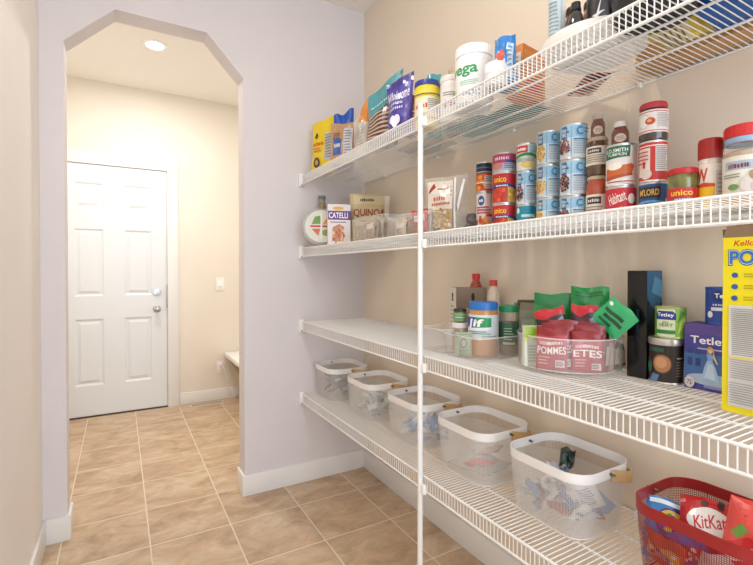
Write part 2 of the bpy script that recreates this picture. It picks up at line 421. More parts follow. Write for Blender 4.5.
# ------------------------------------------------------------------ WIRE SHELVES
XF = .876; SY0 = -.2; SY1 = YF-.012; SXB = XR-.006
SZ = [1.7035, 1.3054, .8965, .4951]
slabels = ['topmost white wire shelf, high on the right wall under the jars and bags',
           'second white wire shelf from the top, holding the stacked cans',
           'third white wire shelf from the top, holding the acrylic bins and tea',
           'lowest white wire shelf, holding the row of mesh baskets']
RW = .0014
for si, z in enumerate(SZ):
    t = thing('wire_shelf', slabels[si], 'shelf', (SXB, SY1, z), 0, 'wire shelves on the right wall')
    dx = XF-SXB; L = SY1-SY0
    m = MB(); n = int(L/.0137)
    for i in range(n):
        y = -.004-i*.0137
        m.tube([(0, y, .0), (dx+.003, y, 0), (dx, y, -.003), (dx, y, -.047)], RW, WIRE, 5)
    m.build('deck_wires', t)
    for (x, zz, r) in ((0, -.003, .003), (dx*.34, -.0042, .0032), (dx*.68, -.0042, .0032), (dx+.002, -.0015, .0038), (dx+.001, -.047, .0036)):
        m = MB(); m.tube([(x, 0, zz), (x, -L, zz)], r, WIRE, 8); m.build('rail', t)
    # plastic end bracket screwed to the far wall at the front corner
    m = MB(); m.box((dx-.016, -.006, -.058), (dx+.01, .0115, .012), WHITE, bev=.003)
    m.tube([(dx-.004, -.006, -.05), (dx-.004, -.013, -.05)], .005, STEEL, 10); m.build('end_bracket', t)
    for k in range(5):
        m = MB(); y = -.25-k*.46
        m.box((-.008, y-.004, -.011), (.0055, y+.004, .004), WHITE, bev=.0015); m.build('wall_clip', t)
PX = XF-.013; PY = PX/math.tan(azi(420.4))
t = thing('support_pole', 'slim white vertical shelf pole standing on the floor in front of the shelves', 'pole', (PX, PY, 0))
m = MB(); m.lathe([(0, .0), (.009, 0), (.009, 1.722), (.0085, 1.728), (0, 1.729)], WIRE, 20); m.build('pole', t)
m = MB(); m.lathe([(.0, 0.0005), (.016, .0005), (.016, .006), (.0095, .012)], WHITE, 20); m.build('foot', t)
for z in SZ:
    m = MB(); m.box((-.004, -.024, z-.052), (.010, -.005, z-.022), WHITE, bev=.003)
    m.box((.002, -.02, z-.05), (.012, .02, z-.044), WHITE, bev=.002); m.build('shelf_clip', t)

# ------------------------------------------------------------------ makers
def cyl_place(uL, uR, X):
    a = (azi(uL)+azi(uR))/2; D = X/math.sin(a); r = D*math.sin((azi(uR)-azi(uL))/2)
    return X, X/math.tan(a), r, D
def can(label, x, y, z, r, h, base, art, extra=0, arc=2.5, group=None, name='food_can', cat='can', metal=TIN, lid=None, bands=True, g=.004):
    t = thing(name, label, cat, (x, y, z), face_cam(x, y, extra), group)
    m = MB()
    prof = [(0, .002), (r*.9, .002), (r*.93, 0), (r*1.0, .0005), (r*1.0, g), (r*.965, g+.002), (r*.965, h-g-.002), (r, h-g), (r, h-.0005), (r*.95, h), (r*.93, h-.003), (r*.6, h-.0035), (0, h-.0035)]
    m.lathe(prof, metal, 36); m.build('can_body', t)
    if lid:
        m = MB(); m.lathe([(0, h-.002), (r*1.03, h-.002), (r*1.04, h+.002), (r*1.0, h+.006), (0, h+.006)], lid, 36); m.build('lid', t)
    m = MB(); z0, z1 = g+.001, h-g-.001
    m.lathe([(r*.972, z0), (r*.975, z0+.0005), (r*.975, z1-.0005), (r*.972, z1)], mat(base, .38), 36)
    art.put(m, cyl_map(r*.975, z0, z1, arc), nu=14)
    m.build('paper_label', t)
    return t
def boxy(label, cx, cy, z, w, d, h, rot, base, front=None, left=None, right=None, top=None, name='carton', cat='box', group=None, rough=.5, colside=None, flaps=False):
    """carton; local -Y is its front face"""
    t = thing(name, label, cat, (cx, cy, z), rot, group) if flaps else None
    m = MB(); bm_ = mat(base, rough)
    m.box((-w/2, -d/2, 0), (w/2, d/2, h), bm_, bev=.0012)
    if front: front.put(m, flat_map(w, 0, h, -d/2), 1, 1)
    if right: right.put(m, side_map(d, 0, h, w/2, 1), 1, 1)
    if left: left.put(m, side_map(d, 0, h, -w/2, -1), 1, 1)
    if top: top.put(m, lambda u, v, o: Vector(((u-.5)*w, (v-.5)*d, h+o)), 1, 1)
    if flaps:
        m.build('box_body', t)
        fm = mat(flaps, .7); 
        f = MB(); f.add([(-w/2, -d/2, h), (w/2, -d/2, h), (w/2-.004, -d/2+.004, h+.022), (-w/2+.004, -d/2+.004, h+.024)], [[0, 1, 2, 3]], fm); f.build('flap', t, smooth=False)
        f = MB(); f.add([(-w/2, d/2, h), (w/2, d/2, h), (w/2-.004, d/2-.02, h+.03), (-w/2+.004, d/2-.02, h+.03)], [[0, 1, 2, 3]], fm); f.build('flap', t, smooth=False)
        f = MB(); f.add([(-w/2, -d/2, h), (-w/2, d/2, h), (-w/2-.006, d/2-.004, h+.02), (-w/2-.004, -d/2+.004, h+.018)], [[0, 1, 2, 3]], fm); f.build('flap', t, smooth=False)
        return t
    o = m.build(name); o.location = (cx, cy, z); o.rotation_euler = rot if isinstance(rot, tuple) else (0, 0, rot)
    return tag(o, label, cat, group)
def pouch_fn(w, h, d, stand=True, seed=0, wob=.0, sl=0):
    R = random.Random(seed); p = [R.uniform(0, 6) for _ in range(4)]
    def th(u, v):
        e = max(0, math.sin(PI*min(1, max(0, u))))**.55
        q = (1-v**2.2)*(.35+.65*min(1, v*6+.3)) if stand else max(0, math.sin(PI*min(1, max(0, v))))**.5
        return d/2*e*q
    def f(u, v, o, sgn=1):
        k = 1-.05*(math.sin(PI*v) if stand else 0)
        wv = wob*d*(math.sin(9*u+p[0]+4*v)*math.sin(7*v+p[1]))
        return Vector(((u-.5)*w*k, -sgn*(th(u, v)+.0006+o)+wv+wob*h*.25*v*v*math.sin(p[2]), v*h*(1+sl*(u-.5))+wob*.02*math.sin(u*8+p[3])*v))
    return f
def pouch(label, x, y, z, w, h, d, rot, base, art=None, back=None, name='food_pouch', cat='bag', group=None, stand=True, seed=0, wob=.12, rough=.3, bm_mat=None, centre=False, sl=0):
    f = pouch_fn(w, h, d, stand, seed, wob, sl); m = MB(); bmt = bm_mat or mat(base, rough, coat=.3)
    m.grid(lambda u, v: f(u, v, 0, 1), 12, 14, bmt); m.grid(lambda u, v: f(1-u, v, 0, -1), 12, 14, bmt)
    # gusset floor and crimped top seal
    def gus(s_, t_):
        a = f(s_, 0, 0, 1); b = f(s_, 0, 0, -1); return a*(1-t_)+b*t_
    m.grid(lambda u, v: gus(1-u, v), 12, 1, bmt)
    if art: art.put(m, f, 12, 14, rough=rough, coat=.3, step=.0003)
    if centre: m.v = [(p[0], p[1], p[2]-h/2) for p in m.v]
    o = m.build(name, angle=60); o.location = (x, y, z); o.rotation_euler = rot if isinstance(rot, (tuple, list)) else (0, 0, rot)
    return tag(o, label, cat, group)

def jar(label, x, y, z, r, h, lidc, lidh, content, lab=None, neck=.86, lidr=None, extra=0, glass=None, fill=.8, name='glass_jar', cat='jar', group=None, lidmat=None, ring=None):
    """screw-lid jar: body with shoulder and neck, ribbed lid, wrap-around label; lab=(z0,z1,base,art,arc)"""
    t = thing(name, label, cat, (x, y, z), face_cam(x, y, extra), group)
    hb = h-lidh; lr = lidr or r*neck*1.06
    prof = [(0, .003), (r*.8, 0), (r*.95, .002), (r, .008), (r, hb*.80), (r*.985, hb*.86), (r*(neck+.05), hb*.95), (r*neck, hb*.975), (r*neck, h-.003)]
    if glass:
        m = MB(); m.lathe(prof, glass, 32); m.build('jar_body', t)
        m = MB(); k = .95; m.lathe([(0, .005), (r*.9*k, .004), (r*k, .01), (r*k, hb*.8*fill), (r*.7, hb*fill*.83), (0, hb*fill*.82)], content if not isinstance(content, str) else mat(content, .7, noise=.25, nscale=120, bump=.3), 28); m.build('contents', t)
    else:
        m = MB(); m.lathe(prof, content if not isinstance(content, str) else mat(content, .12, noise=.3, nscale=60, coat=.8), 32); m.build('jar_body', t)
    if lab:
        z0, z1, base, art, arc = lab; m = MB()
        m.lathe([(r*1.004, z0), (r*1.012, z0+.0005), (r*1.012, z1-.0005), (r*1.004, z1)], mat(base, .4), 32)
        if art: art.put(m, cyl_map(r*1.012, z0, z1, arc), nu=14)
        m.build('paper_label', t)
    if ring:
        m = MB(); m.lathe([(lr*.9, h-lidh-ring[1]), (lr*.99, h-lidh-ring[1]), (lr*.99, h-lidh), (lr*.9, h-lidh)], mat(ring[0], .35), 32); m.build('seal_ring', t)
    m = MB(); lm = lidmat or mat(lidc, .35)
    n = 48; prof = [(0, h), (lr*.93, h), (lr*.985, h-.0015), (lr, h-.004), (lr, h-lidh+.0008), (lr*.94, h-lidh)]
    m.lathe(prof[::-1], lm, n)
    for k in range(0, 48, 2):    # grip ribs
        a = 2*PI*k/48
        m.box((-.0006, -lr-.0006, h-lidh+.002), (.0006, -lr+.0006, h-.005), lm, Matrix.Rotation(a, 4, 'Z'))
    m.build('lid', t)
    return t

EPS = .0022
def hit(P, d, u):
    """distance along direction d from P to the sight line of column u"""
    a = azi(u); n = Vector((math.cos(a), -math.sin(a))); return -P.dot(n)/d.dot(n)
# ================================================================== SHELF 2: cans and jars
Z2 = SZ[1]+EPS
def column(uL, uR, X, specs, tops, z0=Z2):
    """a stack standing on the shelf; tops are the measured rims, bottom to top"""
    x, y, r, D = cyl_place(uL, uR, X); z = z0; out = []
    for fn, vt in zip(specs, tops):
        zt = zat((uL+uR)/2, vt, D-r); out.append(fn(x, y, z, r, zt-z)); z = zt+.0003
    return out
def blue_art(kind, seed):
    a = Art()
    a.rect(0, .62, 1, 1, '9fcbe4').rect(0, 0, 1, .62, 'd5e2ea').rect(.42, 0, .455, .97, '7fb7d8')
    a.rect(.10, .60, .30, .98, '1d6ea8').text('blue', .2, .87, .15, .13, 'e8f3fa', .03).text('menu', .2, .72, .15, .12, 'e8f3fa', .03)
    cols, c0 = (['e9c26b', 'd9a94c', 'f0d08a', 'c99a42'], 'f0e6cc') if kind == 'chick' else (['6a3a40', '8d5c60', '4a2a30', '9d7074'], 'd8d4d2')
    a.ell(.22, .33, .19, .27, c0).dots(.05, .07, .39, .59, 60, .028, .042, cols, seed)
    a.ell(.36, .78, .025, .04, cols[0], 8).ell(.33, .88, .02, .03, cols[1], 8).ell(.06, .82, .02, .035, cols[2], 8)
    a.text('C', .66, .80, .17, .26, '2d7fb5', .05).rect(.78, .86, .95, .89, '2d7fb5').rect(.78, .76, .92, .79, '2d7fb5')
    a.rect(.50, .52, .95, .56, '2f6f9d').lines(.5, .97, .08, .5, 8, '8fa3b3')
    return a
def unico_art(seed):
    a = Art(); a.rect(0, .58, 1, 1, 'c9272c').text('unico', .34, .80, .46, .2, 'f6cf3a', .045)
    a.rect(0, 0, 1, .58, 'c43a2a'); a.rect(.62, 0, 1, .56, 'dcb35a')
    a.dots(.0, .05, .55, .5, 22, .07, .09, ['d2452a', 'e2603a', 'b83222', 'c93a22'], seed)
    a.swoosh(0, 1, .48, .12, .10, '27408b').scribble(.42, .575, .4, .05, 'ffffff')
    a.dots(.62, .05, 1, .4, 10, .05, .07, ['e9c76a', 'c9943c', 'd9b04e'], seed+1)
    return a
def mk(base, art, label, extra=0, metal=TIN, group=None, lid=None):
    return lambda x, y, z, r, h: can(label, x, y, z, r, h, base, art, extra, metal=metal, group=group, lid=lid)
# A: beans in sauce under a dark-topped can
aA = Art().rect(0, 0, 1, 1, 'e9e2de').ell(.35, .83, .17, .12, '2c5aa0').scribble(.35, .83, .22, .07, 'ffffff', 4).lines(.12, .85, .5, .7, 3, 'c0455a', .5).dots(.05, .02, .95, .42, 40, .055, .075, ['e08a3c', 'd0662e', 'eaa45a', 'b9522a'], 3).rect(.6, .44, .98, .5, 'b8425a')
aA2 = Art().rect(0, 0, 1, .62, 'd8562a').rect(0, .62, 1, 1, '23272e').rect(0, .66, 1, .70, 'aab2ba').rect(0, .82, 1, .86, '3a6db0').dots(.0, .02, .5, .56, 24, .06, .07, ['f0a03c', 'e2702a', 'b93a1e'], 4).rect(.52, .08, .95, .54, 'd9d3cc').lines(.55, .93, .1, .52, 6, '555555').rect(0, .27, 1, .30, 'f2efe9')
column(475.7, 492.1, 1.19, [mk('e9e2de', aA, 'pale can of beans in sauce, standing under the black-topped orange can'), mk('d8562a', aA2, 'orange can with black top band, first can stack from the pole')], [192, 161.5])
# B: two red-and-yellow tomato cans, small pink can on top
aB3 = Art().rect(0, 0, 1, .45, 'b9c3d6').rect(0, .45, 1, 1, 'b8416f').scribble(.4, .75, .5, .2, 'f3d9e4', 5).ell(.25, .28, .2, .2, 'd98a7a').lines(.5, .95, .1, .42, 3, '4b5a86').rect(.55, .5, .97, .62, '3a4a8a')
column(492, 516, 1.175, [mk('c9272c', unico_art(5), 'red and yellow can of tomatoes lettered unico, lower of the two stacked'), mk('c9272c', unico_art(9), 'red and yellow can of tomatoes lettered unico, upper of the two stacked'), mk('b8416f', aB3, 'short pink and silver can on top of the red tomato cans')], [203.5, 171.6, 152])
# C: teal can, black-bean can, white-green-red can
aC = Art().rect(0, 0, 1, 1, '1f8fa8').ell(.12, .82, .1, .12, 'd7eef0').rect(.30, .55, .9, .66, 'bfe6ea').dots(.2, .02, .9, .42, 26, .05, .08, ['d9885a', 'b5432f', 'e9b46a', '7c3a2a'], 6)
aC3 = Art().rect(0, 0, 1, .62, 'dde4dc').rect(0, .68, .55, .95, 'c5283a').scribble(.28, .81, .42, .12, 'ffffff', 6).swoosh(0, 1, .5, .1, .12, '2f8a4a').ell(.55, .2, .28, .12, 'e6c56a').rect(.6, .7, 1, .95, 'a9c4dd').lines(.1, .9, .3, .45, 3, '6b7f90')
column(516, 536, 1.185, [mk('1f8fa8', aC, 'teal blue can at the bottom, beside the red tomato cans'), mk('9fcbe4', blue_art('bean', 3), 'light blue can of black beans standing on the teal can'), mk('dde4dc', aC3, 'small white can with green swoosh and red badge, topmost of its stack')], [204.3, 170.7, 142.4])
# D/E: chickpeas and kidney beans
column(536, 560.5, 1.18, [mk('9fcbe4', blue_art('chick', k), 'light blue can of chickpeas, '+w+' of its stack') for k, w in ((11, 'bottom'), (12, 'middle'), (13, 'top'))], [197.3, 164, 130])
column(559, 587, 1.175, [mk('9fcbe4', blue_art('bean', k), 'light blue can of kidney beans, '+w+' of its stack') for k, w in ((21, 'bottom'), (22, 'middle'), (23, 'top'))], [195.3, 158.8, 122.8])
# F: two sauce jars and a spice jar
def jr(label, content, lidc, labbase, labart, za=.3, zb=.78, neck=.86, lidh=.012, **k):
    def f(x, y, z, r, h):
        return jar(label, x, y, z, r, h, lidc, lidh, content, (za*h, zb*h, labbase, labart, 2.6) if labbase else None, neck, **k)
    return f
def aF(s):
    return Art().rect(0, 0, 1, 1, 'e6ded0').rect(.12, .62, .62, .9, '2a2f3c').scribble(.37, .76, .4, .13, 'e9e2d2', 5).lines(.1, .8, .1, .55, 4, '8b7f70').rect(.75, 0, 1, 1, 'cfc2ae')
jF = column(585.5, 608.5, 1.185, [jr('jar of red sauce with cream label, beneath another jar', 'a8431f', 'b9ab8f', 'e6ded0', aF(1), .12, .62, lidh=.011), jr('jar of dark brown sauce with cream label, standing on the red sauce jar', '5a3a22', 'b9ab8f', 'e6ded0', aF(2), .27, .75, lidh=.011)], [175, 136])
def spice(label, uL, uR, X, z, vt, col, capc='d7cfc6'):
    x, y, r, D = cyl_place(uL, uR, X); h = zat((uL+uR)/2, vt, D-r)-z
    t = thing('spice_jar', label, 'jar', (x, y, z), face_cam(x, y))
    m = MB(); m.lathe([(0, 0), (r, .001), (r, h*.5), (r*.9, h*.66), (r*.66, h*.76), (r*.66, h*.82)], mat(col, .2, noise=.35, nscale=150, coat=.6), 24); m.build('jar_body', t)
    m = MB(); a = Art().ell(.5, .5, .35, .42, 'cdbfae').lines(.3, .7, .3, .7, 3, '8a6a55'); m.lathe([(r*1.01, h*.1), (r*1.01, h*.1)], mat('cdbfae'), 24) if 0 else None
    a.put(m, cyl_map(r*1.01, h*.08, h*.5, 2), nu=8); m.build('paper_label', t)
    m = MB(); m.lathe([(r*.72, h*.78), (r*.76, h*.79), (r*.76, h-.001), (r*.7, h), (0, h)], mat(capc, .4), 24); m.build('cap', t)
zF = zat(597, 136, math.hypot(jF[0].location.x, jF[0].location.y)-.03)+.0005
spice('little glass spice jar with pale cap on the brown sauce jar', 590, 604.5, 1.185, zF, 113, '7a5040', 'b8aca0')
# G: pumpkin pie filling on a red soup can, spice jar on top
aG = Art().rect(0, 0, 1, 1, 'e9e6e0').poly([(0, .66), (.72, .70), (.74, .99), (0, .99)], '1d6b4a').text('E.D.SMITH', .36, .88, .62, .1, 'eef3ea', .035).text('PUMPKIN', .38, .77, .5, .08, 'dfe9dd', .03)
aG.poly([(.04, .2), (.78, .28), (.86, .46), (.78, .52), (.06, .42)], 'c9662e').poly([(.04, .2), (.78, .28), (.8, .22), (.08, .1)], 'b0502a').ell(.32, .47, .2, .1, 'f5efe4').lines(.1, .85, .03, .1, 1, 'a33a2a')
aG1 = Art().rect(0, 0, 1, 1, 'c8273a').text("Habitant", .38, .7, .5, .34, 'f6ece6', .02, .3, .35).ell(.78, .66, .11, .16, 'f3e9df').dots(.1, .0, .8, .36, 26, .05, .08, ['d98a4a', 'c9662e', 'e0a860'], 8).rect(.93, 0, 1, 1, 'd8b070')
jG = column(604.8, 636.8, 1.165, [mk('c8273a', aG1, 'red soup can with orange picture, under the white pumpkin can'), mk('e9e6e0', aG, 'white and green pumpkin can with a pie slice picture, second from below')], [185.8, 143])
gx, gy, gr, gD = cyl_place(604.8, 636.8, 1.165)
spice('little glass spice jar with white cap on the pumpkin can', 610.6, 628.5, 1.165, zat(620.8, 143, gD-gr)+.0005, 120.5, '7c4436', 'e4ddd8')
# H: blue can, red can, dark jar with pink lid
aH1 = Art().rect(0, 0, 1, 1, '1f4f8f').rect(.05, .58, .72, .92, '2a2620').text("M'LORD", .38, .75, .58, .2, 'd9b45a', .04).swoosh(0, .85, .42, .05, .07, '5fa0d8').ell(.45, .12, .4, .2, 'd9c65a').ell(.4, .14, .22, .12, 'a9b04a').rect(.86, .1, .97, .55, 'cfc9a8')
aH2 = Art().rect(0, 0, 1, 1, 'c8332e').rect(.02, .1, .42, .86, 'e8d9cf').rect(.02, .9, 1, .93, 'f0e4da').ell(.3, .16, .17, .14, 'd8cdc4').rect(.2, .32, .28, .5, 'c8332e').rect(.56, .22, .96, .88, 'dfd8d2').lines(.58, .94, .25, .86, 12, '8a8583').lines(.05, .4, .4, .8, 4, 'c8332e', .3)
aH3 = Art().rect(0, 0, 1, 1, 'ece4dd').rect(0, .9, 1, .94, 'c8434a').rect(0, .06, 1, .10, 'c8434a').ell(.24, .52, .19, .34, 'ded3c8').ell(.24, .52, .15, .28, 'f2ece4').ell(.42, .5, .13, .16, 'c4502a').ell(.40, .52, .06, .07, 'e8b080').rect(.6, .2, .96, .84, 'e0d8d2').lines(.62, .94, .22, .82, 9, '9a9490')
column(637.7, 667.3, 1.165, [mk('1f4f8f', aH1, 'dark blue and gold can of vegetables lettered M\'LORD at stack bottom'), mk('c8332e', aH2, 'red can with white panels, between the blue can and the pink-lidded jar'),
    jr('dark jar with red and white label and pink-red lid, topmost of its stack', '3a2a1e', 'c23b44', 'ece4dd', aH3, .2, .78, neck=.9, lidh=.015)], [181.6, 140, 100.7])
# I: olives
x, y, r, D = cyl_place(666.5, 698.5, 1.12)
aI = Art().rect(0, 0, 1, 1, 'c62a2a').text('unico', .47, .74, .55, .3, 'f3cb3c', .045).swoosh(.02, .98, .18, .2, .2, '3b3f8c').scribble(.5, .40, .4, .08, 'e9e6f0', 6).ell(.55, .08, .3, .13, 'b9a050')
jar('low jar of green olives with red lid and red unico label', x, y, Z2, r, zat(682, 167, D-r)-Z2, 'c4262c', .014, mat('6b6a2a', .15, noise=.5, nscale=45, coat=.8), (.016, .058, 'c62a2a', aI, 2.6), .93)
# J: cinnamon shaker with red cap and clear tub in front
x, y, r, D = cyl_place(697.5, 722.5, 1.14); h = zat(710, 137.5, D-r)-Z2; hc = h-(zat(710, 158, D-r)-Z2)
aJ = Art().rect(0, 0, 1, 1, 'e8ddd4').rect(0, 0, .62, .5, 'e8b81e').text('W', .22, .76, .4, .3, 'c8412a', .06).poly([(0, .5), (.62, .5), (.62, .56), (.3, .6), (0, .54)], 'c8412a').rect(.64, .1, .95, .85, 'cfc6c2').lines(.68, .93, .15, .8, 7, 'a59a94')
jar('tall shaker jar with dark red cap and yellow and white label', x, y, Z2, r, h, 'a8241e', hc, 'd9ccc2', (.006, h-hc-.012, 'e8ddd4', aJ, 2.8), .98, lidr=r*1.04, name='shaker_jar')
# K: large garlic jar
x, y, r, D = cyl_place(721.5, 768, 1.13); h = zat(745, 122, D-r)-Z2
aK = Art().rect(0, 0, 1, 1, 'e4dfd4').rect(.1, .72, .7, .9, 'a9bcc8').scribble(.38, .8, .4, .09, '8a3038', 6).lines(.08, .5, .55, .66, 2, '7c8c70').ell(.62, .42, .2, .2, 'd8cfc6').ell(.7, .38, .12, .14, 'c7b0b0').ell(.3, .38, .1, .06, '6f9c4e').rect(0, 0, 1, .16, 'b98a50').ell(.72, .6, .16, .12, 'a9825a')
jar('large clear jar of minced garlic with bright red lid and blue seal', x, y, Z2, r, h, 'd42a2c', .026, mat('c9ad84', .4, noise=.12, nscale=70), (.004, h*.62, 'e4dfd4', aK, 2.4), .9, lidr=r*.96, glass=clear('e8e4dc', .15), fill=1.0, ring=('8fb3d4', .011))

# ---- shelf 2, left part
def px_pouch(label, uL, uR, vt, X, base, art, z0=Z2, d=.07, extra=0, tilt=0, depthD=0, **k):
    """stand-up bag whose front faces the viewer; its footprint stays on the shelf"""
    a = (azi(uL)+azi(uR))/2; D = X/math.sin(a); x, y = X, X/math.tan(a)
    rz = face_cam(x, y, extra); P = Vector((x, y)); dr = Vector((math.cos(rz), math.sin(rz)))
    w = hit(P, dr, uR)-hit(P, dr, uL); h = zat((uL+uR)/2, vt, D-d*.2)-z0
    return pouch(label, x, y, z0+.0015, w, h, d, (0, tilt, face_cam(x, y, extra)), base, art, **k)
# round pack leaning against the far wall, bottle behind
x, y = .985, 2.33; D = math.hypot(x, y); h = zat(323, 196, D)-Z2
jar('narrow bottle with grey-blue cap behind the round clear pack', x, y, Z2, .021, h, '6f7f8c', .02, '9b8a72', None, .8, lidr=.02, name='bottle', cat='bottle')
t = thing('round_pack', 'round clear shell pack with vegetable picture leaning beside the purple box', 'pack', (.925, 2.20, Z2+.099), (0, 0, face_cam(.925, 2.20, .1)))
t.rotation_euler = Euler((math.radians(-8), 0, face_cam(.925, 2.20, .05)))
m = MB(); Mr = rotx(PI/2)
m.lathe([(0, -.03), (.09, -.03), (.098, -.02), (.098, .02), (.09, .03), (0, .03)], clear('e6e9e6', .45), 40, Mr); m.build('shell', t)
m = MB(); a = Art().ell(.5, .5, .5, .5, 'dcdcd2', 36).rect(.16, .47, .84, .53, 'c9402e').poly([(.2, .56), (.5, .58), (.46, .84), (.3, .8)], '6f9c4a').poly([(.52, .56), (.82, .6), (.7, .8)], 'd9963c').poly([(.2, .42), (.46, .42), (.4, .2)], 'c96a4a').ell(.64, .3, .14, .1, '8aa05a').rect(.47, .1, .52, .9, 'efefe8')
a.put(m, lambda u, v, o: Vector(((u-.5)*.17, -.0312-o, (v-.5)*.17))); m.build('printed_insert', t)
# purple pasta box
aCat = Art().rect(0, 0, 1, 1, 'ebe6e4').rect(0, .62, 1, .84, '6a3a8f').text('CATELLI', .46, .73, .84, .14, 'ffffff', .04).ell(.45, .9, .25, .045, 'e9b43c').rect(.1, .55, .8, .575, '8f7fa0').poly([(.18, .1), (.68, .1), (.72, .44), (.5, .52), (.2, .44)], 'c98a6a').dots(.18, .06, .7, .44, 26, .05, .05, ['e8b48a', 'd98a5a', 'b95f3c', 'f0cfa8'], 12)
a0, a1 = azi(326.5), azi(349.5); xx = .955
yC = xx/math.tan((a0+a1)/2); DC = math.hypot(xx, yC); wC = 2*DC*math.tan((a1-a0)/2)
hC = zat(338, 204.5, DC)-Z2
boxy('white and purple pasta box lettered CATELLI beside the round pack', xx+.01, yC+.012, Z2, wC*.98, .045, hC, face_cam(xx, yC, .12), 'ebe6e4', aCat, right=Art().rect(0, .62, 1, .84, '5a3080').lines(.15, .85, .1, .55, 7, '9a9aa8'))
# darker packs behind it
boxy('dark blue box lying behind the pasta box', 1.125, 2.215, Z2, .17, .06, .155, face_cam(1.125, 2.215, .1), '1f3f78', Art().rect(0, .82, 1, 1, '20242c').rect(.1, .6, .9, .78, '2f62b0'))
boxy('red and black snack box standing behind the quinoa bag', 1.175, 2.10, Z2, .13, .05, .16, face_cam(1.175, 2.10, 0), 'a82c2c', Art().rect(0, .7, 1, .86, '22232a').rect(.05, .88, .95, .97, 'c9463a'))
# quinoa bag
aQ = Art().rect(0, 0, 1, 1, 'c9b68c').rect(.08, .80, .92, .97, 'd8c8a2').scribble(.42, .88, .34, .05, '3a3020', 5).text('QUINOA', .46, .62, .8, .17, '8f3c2c', .05, .1).lines(.15, .8, .44, .5, 1, '7a6a48').rect(.1, .1, .9, .38, 'ad8f60').dots(.12, .1, .88, .38, 34, .03, .025, ['d8c49a', 'c4a878', '9a7a4c'], 4).rect(.86, .55, .99, .97, 'e8e2d0')
px_pouch('tan stand-up bag lettered QUINOA behind the small clear bins', 350, 390, 194, 1.125, 'c9b68c', aQ, d=.08, extra=.15, seed=3, wob=.05)
# clear bins with packets
ACR = clear('ffffff', .17, .04); RIM = clear('ffffff', .38, .1, 'r')
def tray(mb, w, d, h, rad, mt, rim, taper=.92, th=.0025):
    def loop(hx, hy, rr, z, n=5):
        pts = []
        for cx, cy, a0 in ((hx-rr, hy-rr, 0), (-hx+rr, hy-rr, PI/2), (-hx+rr, -hy+rr, PI), (hx-rr, -hy+rr, 1.5*PI)):
            for i in range(n+1): a = a0+PI/2*i/n; pts.append(Vector((cx+rr*math.cos(a), cy+rr*math.sin(a), z)))
        return pts
    rings = [loop(w/2*taper, d/2*taper, rad*.8, .001), loop(w/2*taper+.002, d/2*taper+.002, rad*.85, .006), loop(w/2, d/2, rad, h)]
    n = len(rings[0]); vs = sum(rings, []); fs = [list(range(n))[::-1]]
    for k in range(len(rings)-1): fs += [[k*n+i, k*n+(i+1) % n, (k+1)*n+(i+1) % n, (k+1)*n+i] for i in range(n)]
    mb.add(vs, fs, mt)
    mb.tube(loop(w/2+.0005, d/2+.0005, rad, h), th*.8, rim, 6, closed=True)
    mb.tube(loop(w/2*taper, d/2*taper, rad*.8, .003), th*.6, rim, 6, closed=True)
for k, (u0, u1, vt, X, lb, nm) in enumerate(((351, 383, 217.5, .955, 'clear acrylic bin in front of the quinoa bag', 'beige'), (385.6, 408, 216, .965, 'clear acrylic bin of pale packets, second along the shelf', 'cream'), (407.5, 428, 213, .97, 'clear acrylic bin with red packets next to the grain bag', 'red'))):
    Y1 = X/math.tan(azi(u0)); Y0 = X/math.tan(azi(u1)); w = (Y1-Y0); h = zat((u0+u1)/2, vt, math.hypot(X, (Y0+Y1)/2))-Z2
    t = thing('clear_bin', lb, 'bin', (X+.06, (Y0+Y1)/2, Z2), 0, 'small clear bins on the second shelf')
    m = MB(); tray(m, .12, w-.006, h, .012, ACR, RIM); m.build('bin_body', t, angle=50)
    m = MB(); m.tube([(-.061, -.02, h*.78), (-.061, .02, h*.78)], .0025, RIM, 6); m.build('grip_ridge', t)
    R = random.Random(k+3)
    cols = {'beige': ['b79f86', 'c9b8a4', '8f7660', 'd8cfc4'], 'cream': ['d8cdb8', 'c4a670', 'b98f60'], 'red': ['c44a44', 'ded6cf', 'e6dccc']}[nm]
    n = 5 if nm != 'cream' else 4
    for i in range(n):
        c_ = cols[i % len(cols)]
        ww = min(.09, w*.7); 
        pouch({'beige': 'small beige packet standing in the clear bin before the quinoa bag', 'cream': 'small cream packet standing in the second clear bin', 'red': 'small red or white packet in the bin beside the grain bag'}[nm],
              X+.016+i*.019, (Y0+Y1)/2+R.uniform(-.012, .012), Z2+.006, ww, h*R.uniform(.72, 1.0) if nm != 'red' else h*R.uniform(.95, 1.12), .016, (R.uniform(-.1, .1), 0, -PI/2+R.uniform(-.1, .1)), c_,
              Art().rect(.15, .55, .85, .8, ['efe9df', '7c5a44', 'c98f6a'][i % 3]).lines(.2, .8, .15, .5, 4, '7d6b5c'), name='small_packet', cat='packet', group=nm+' packets in a clear bin', seed=i)
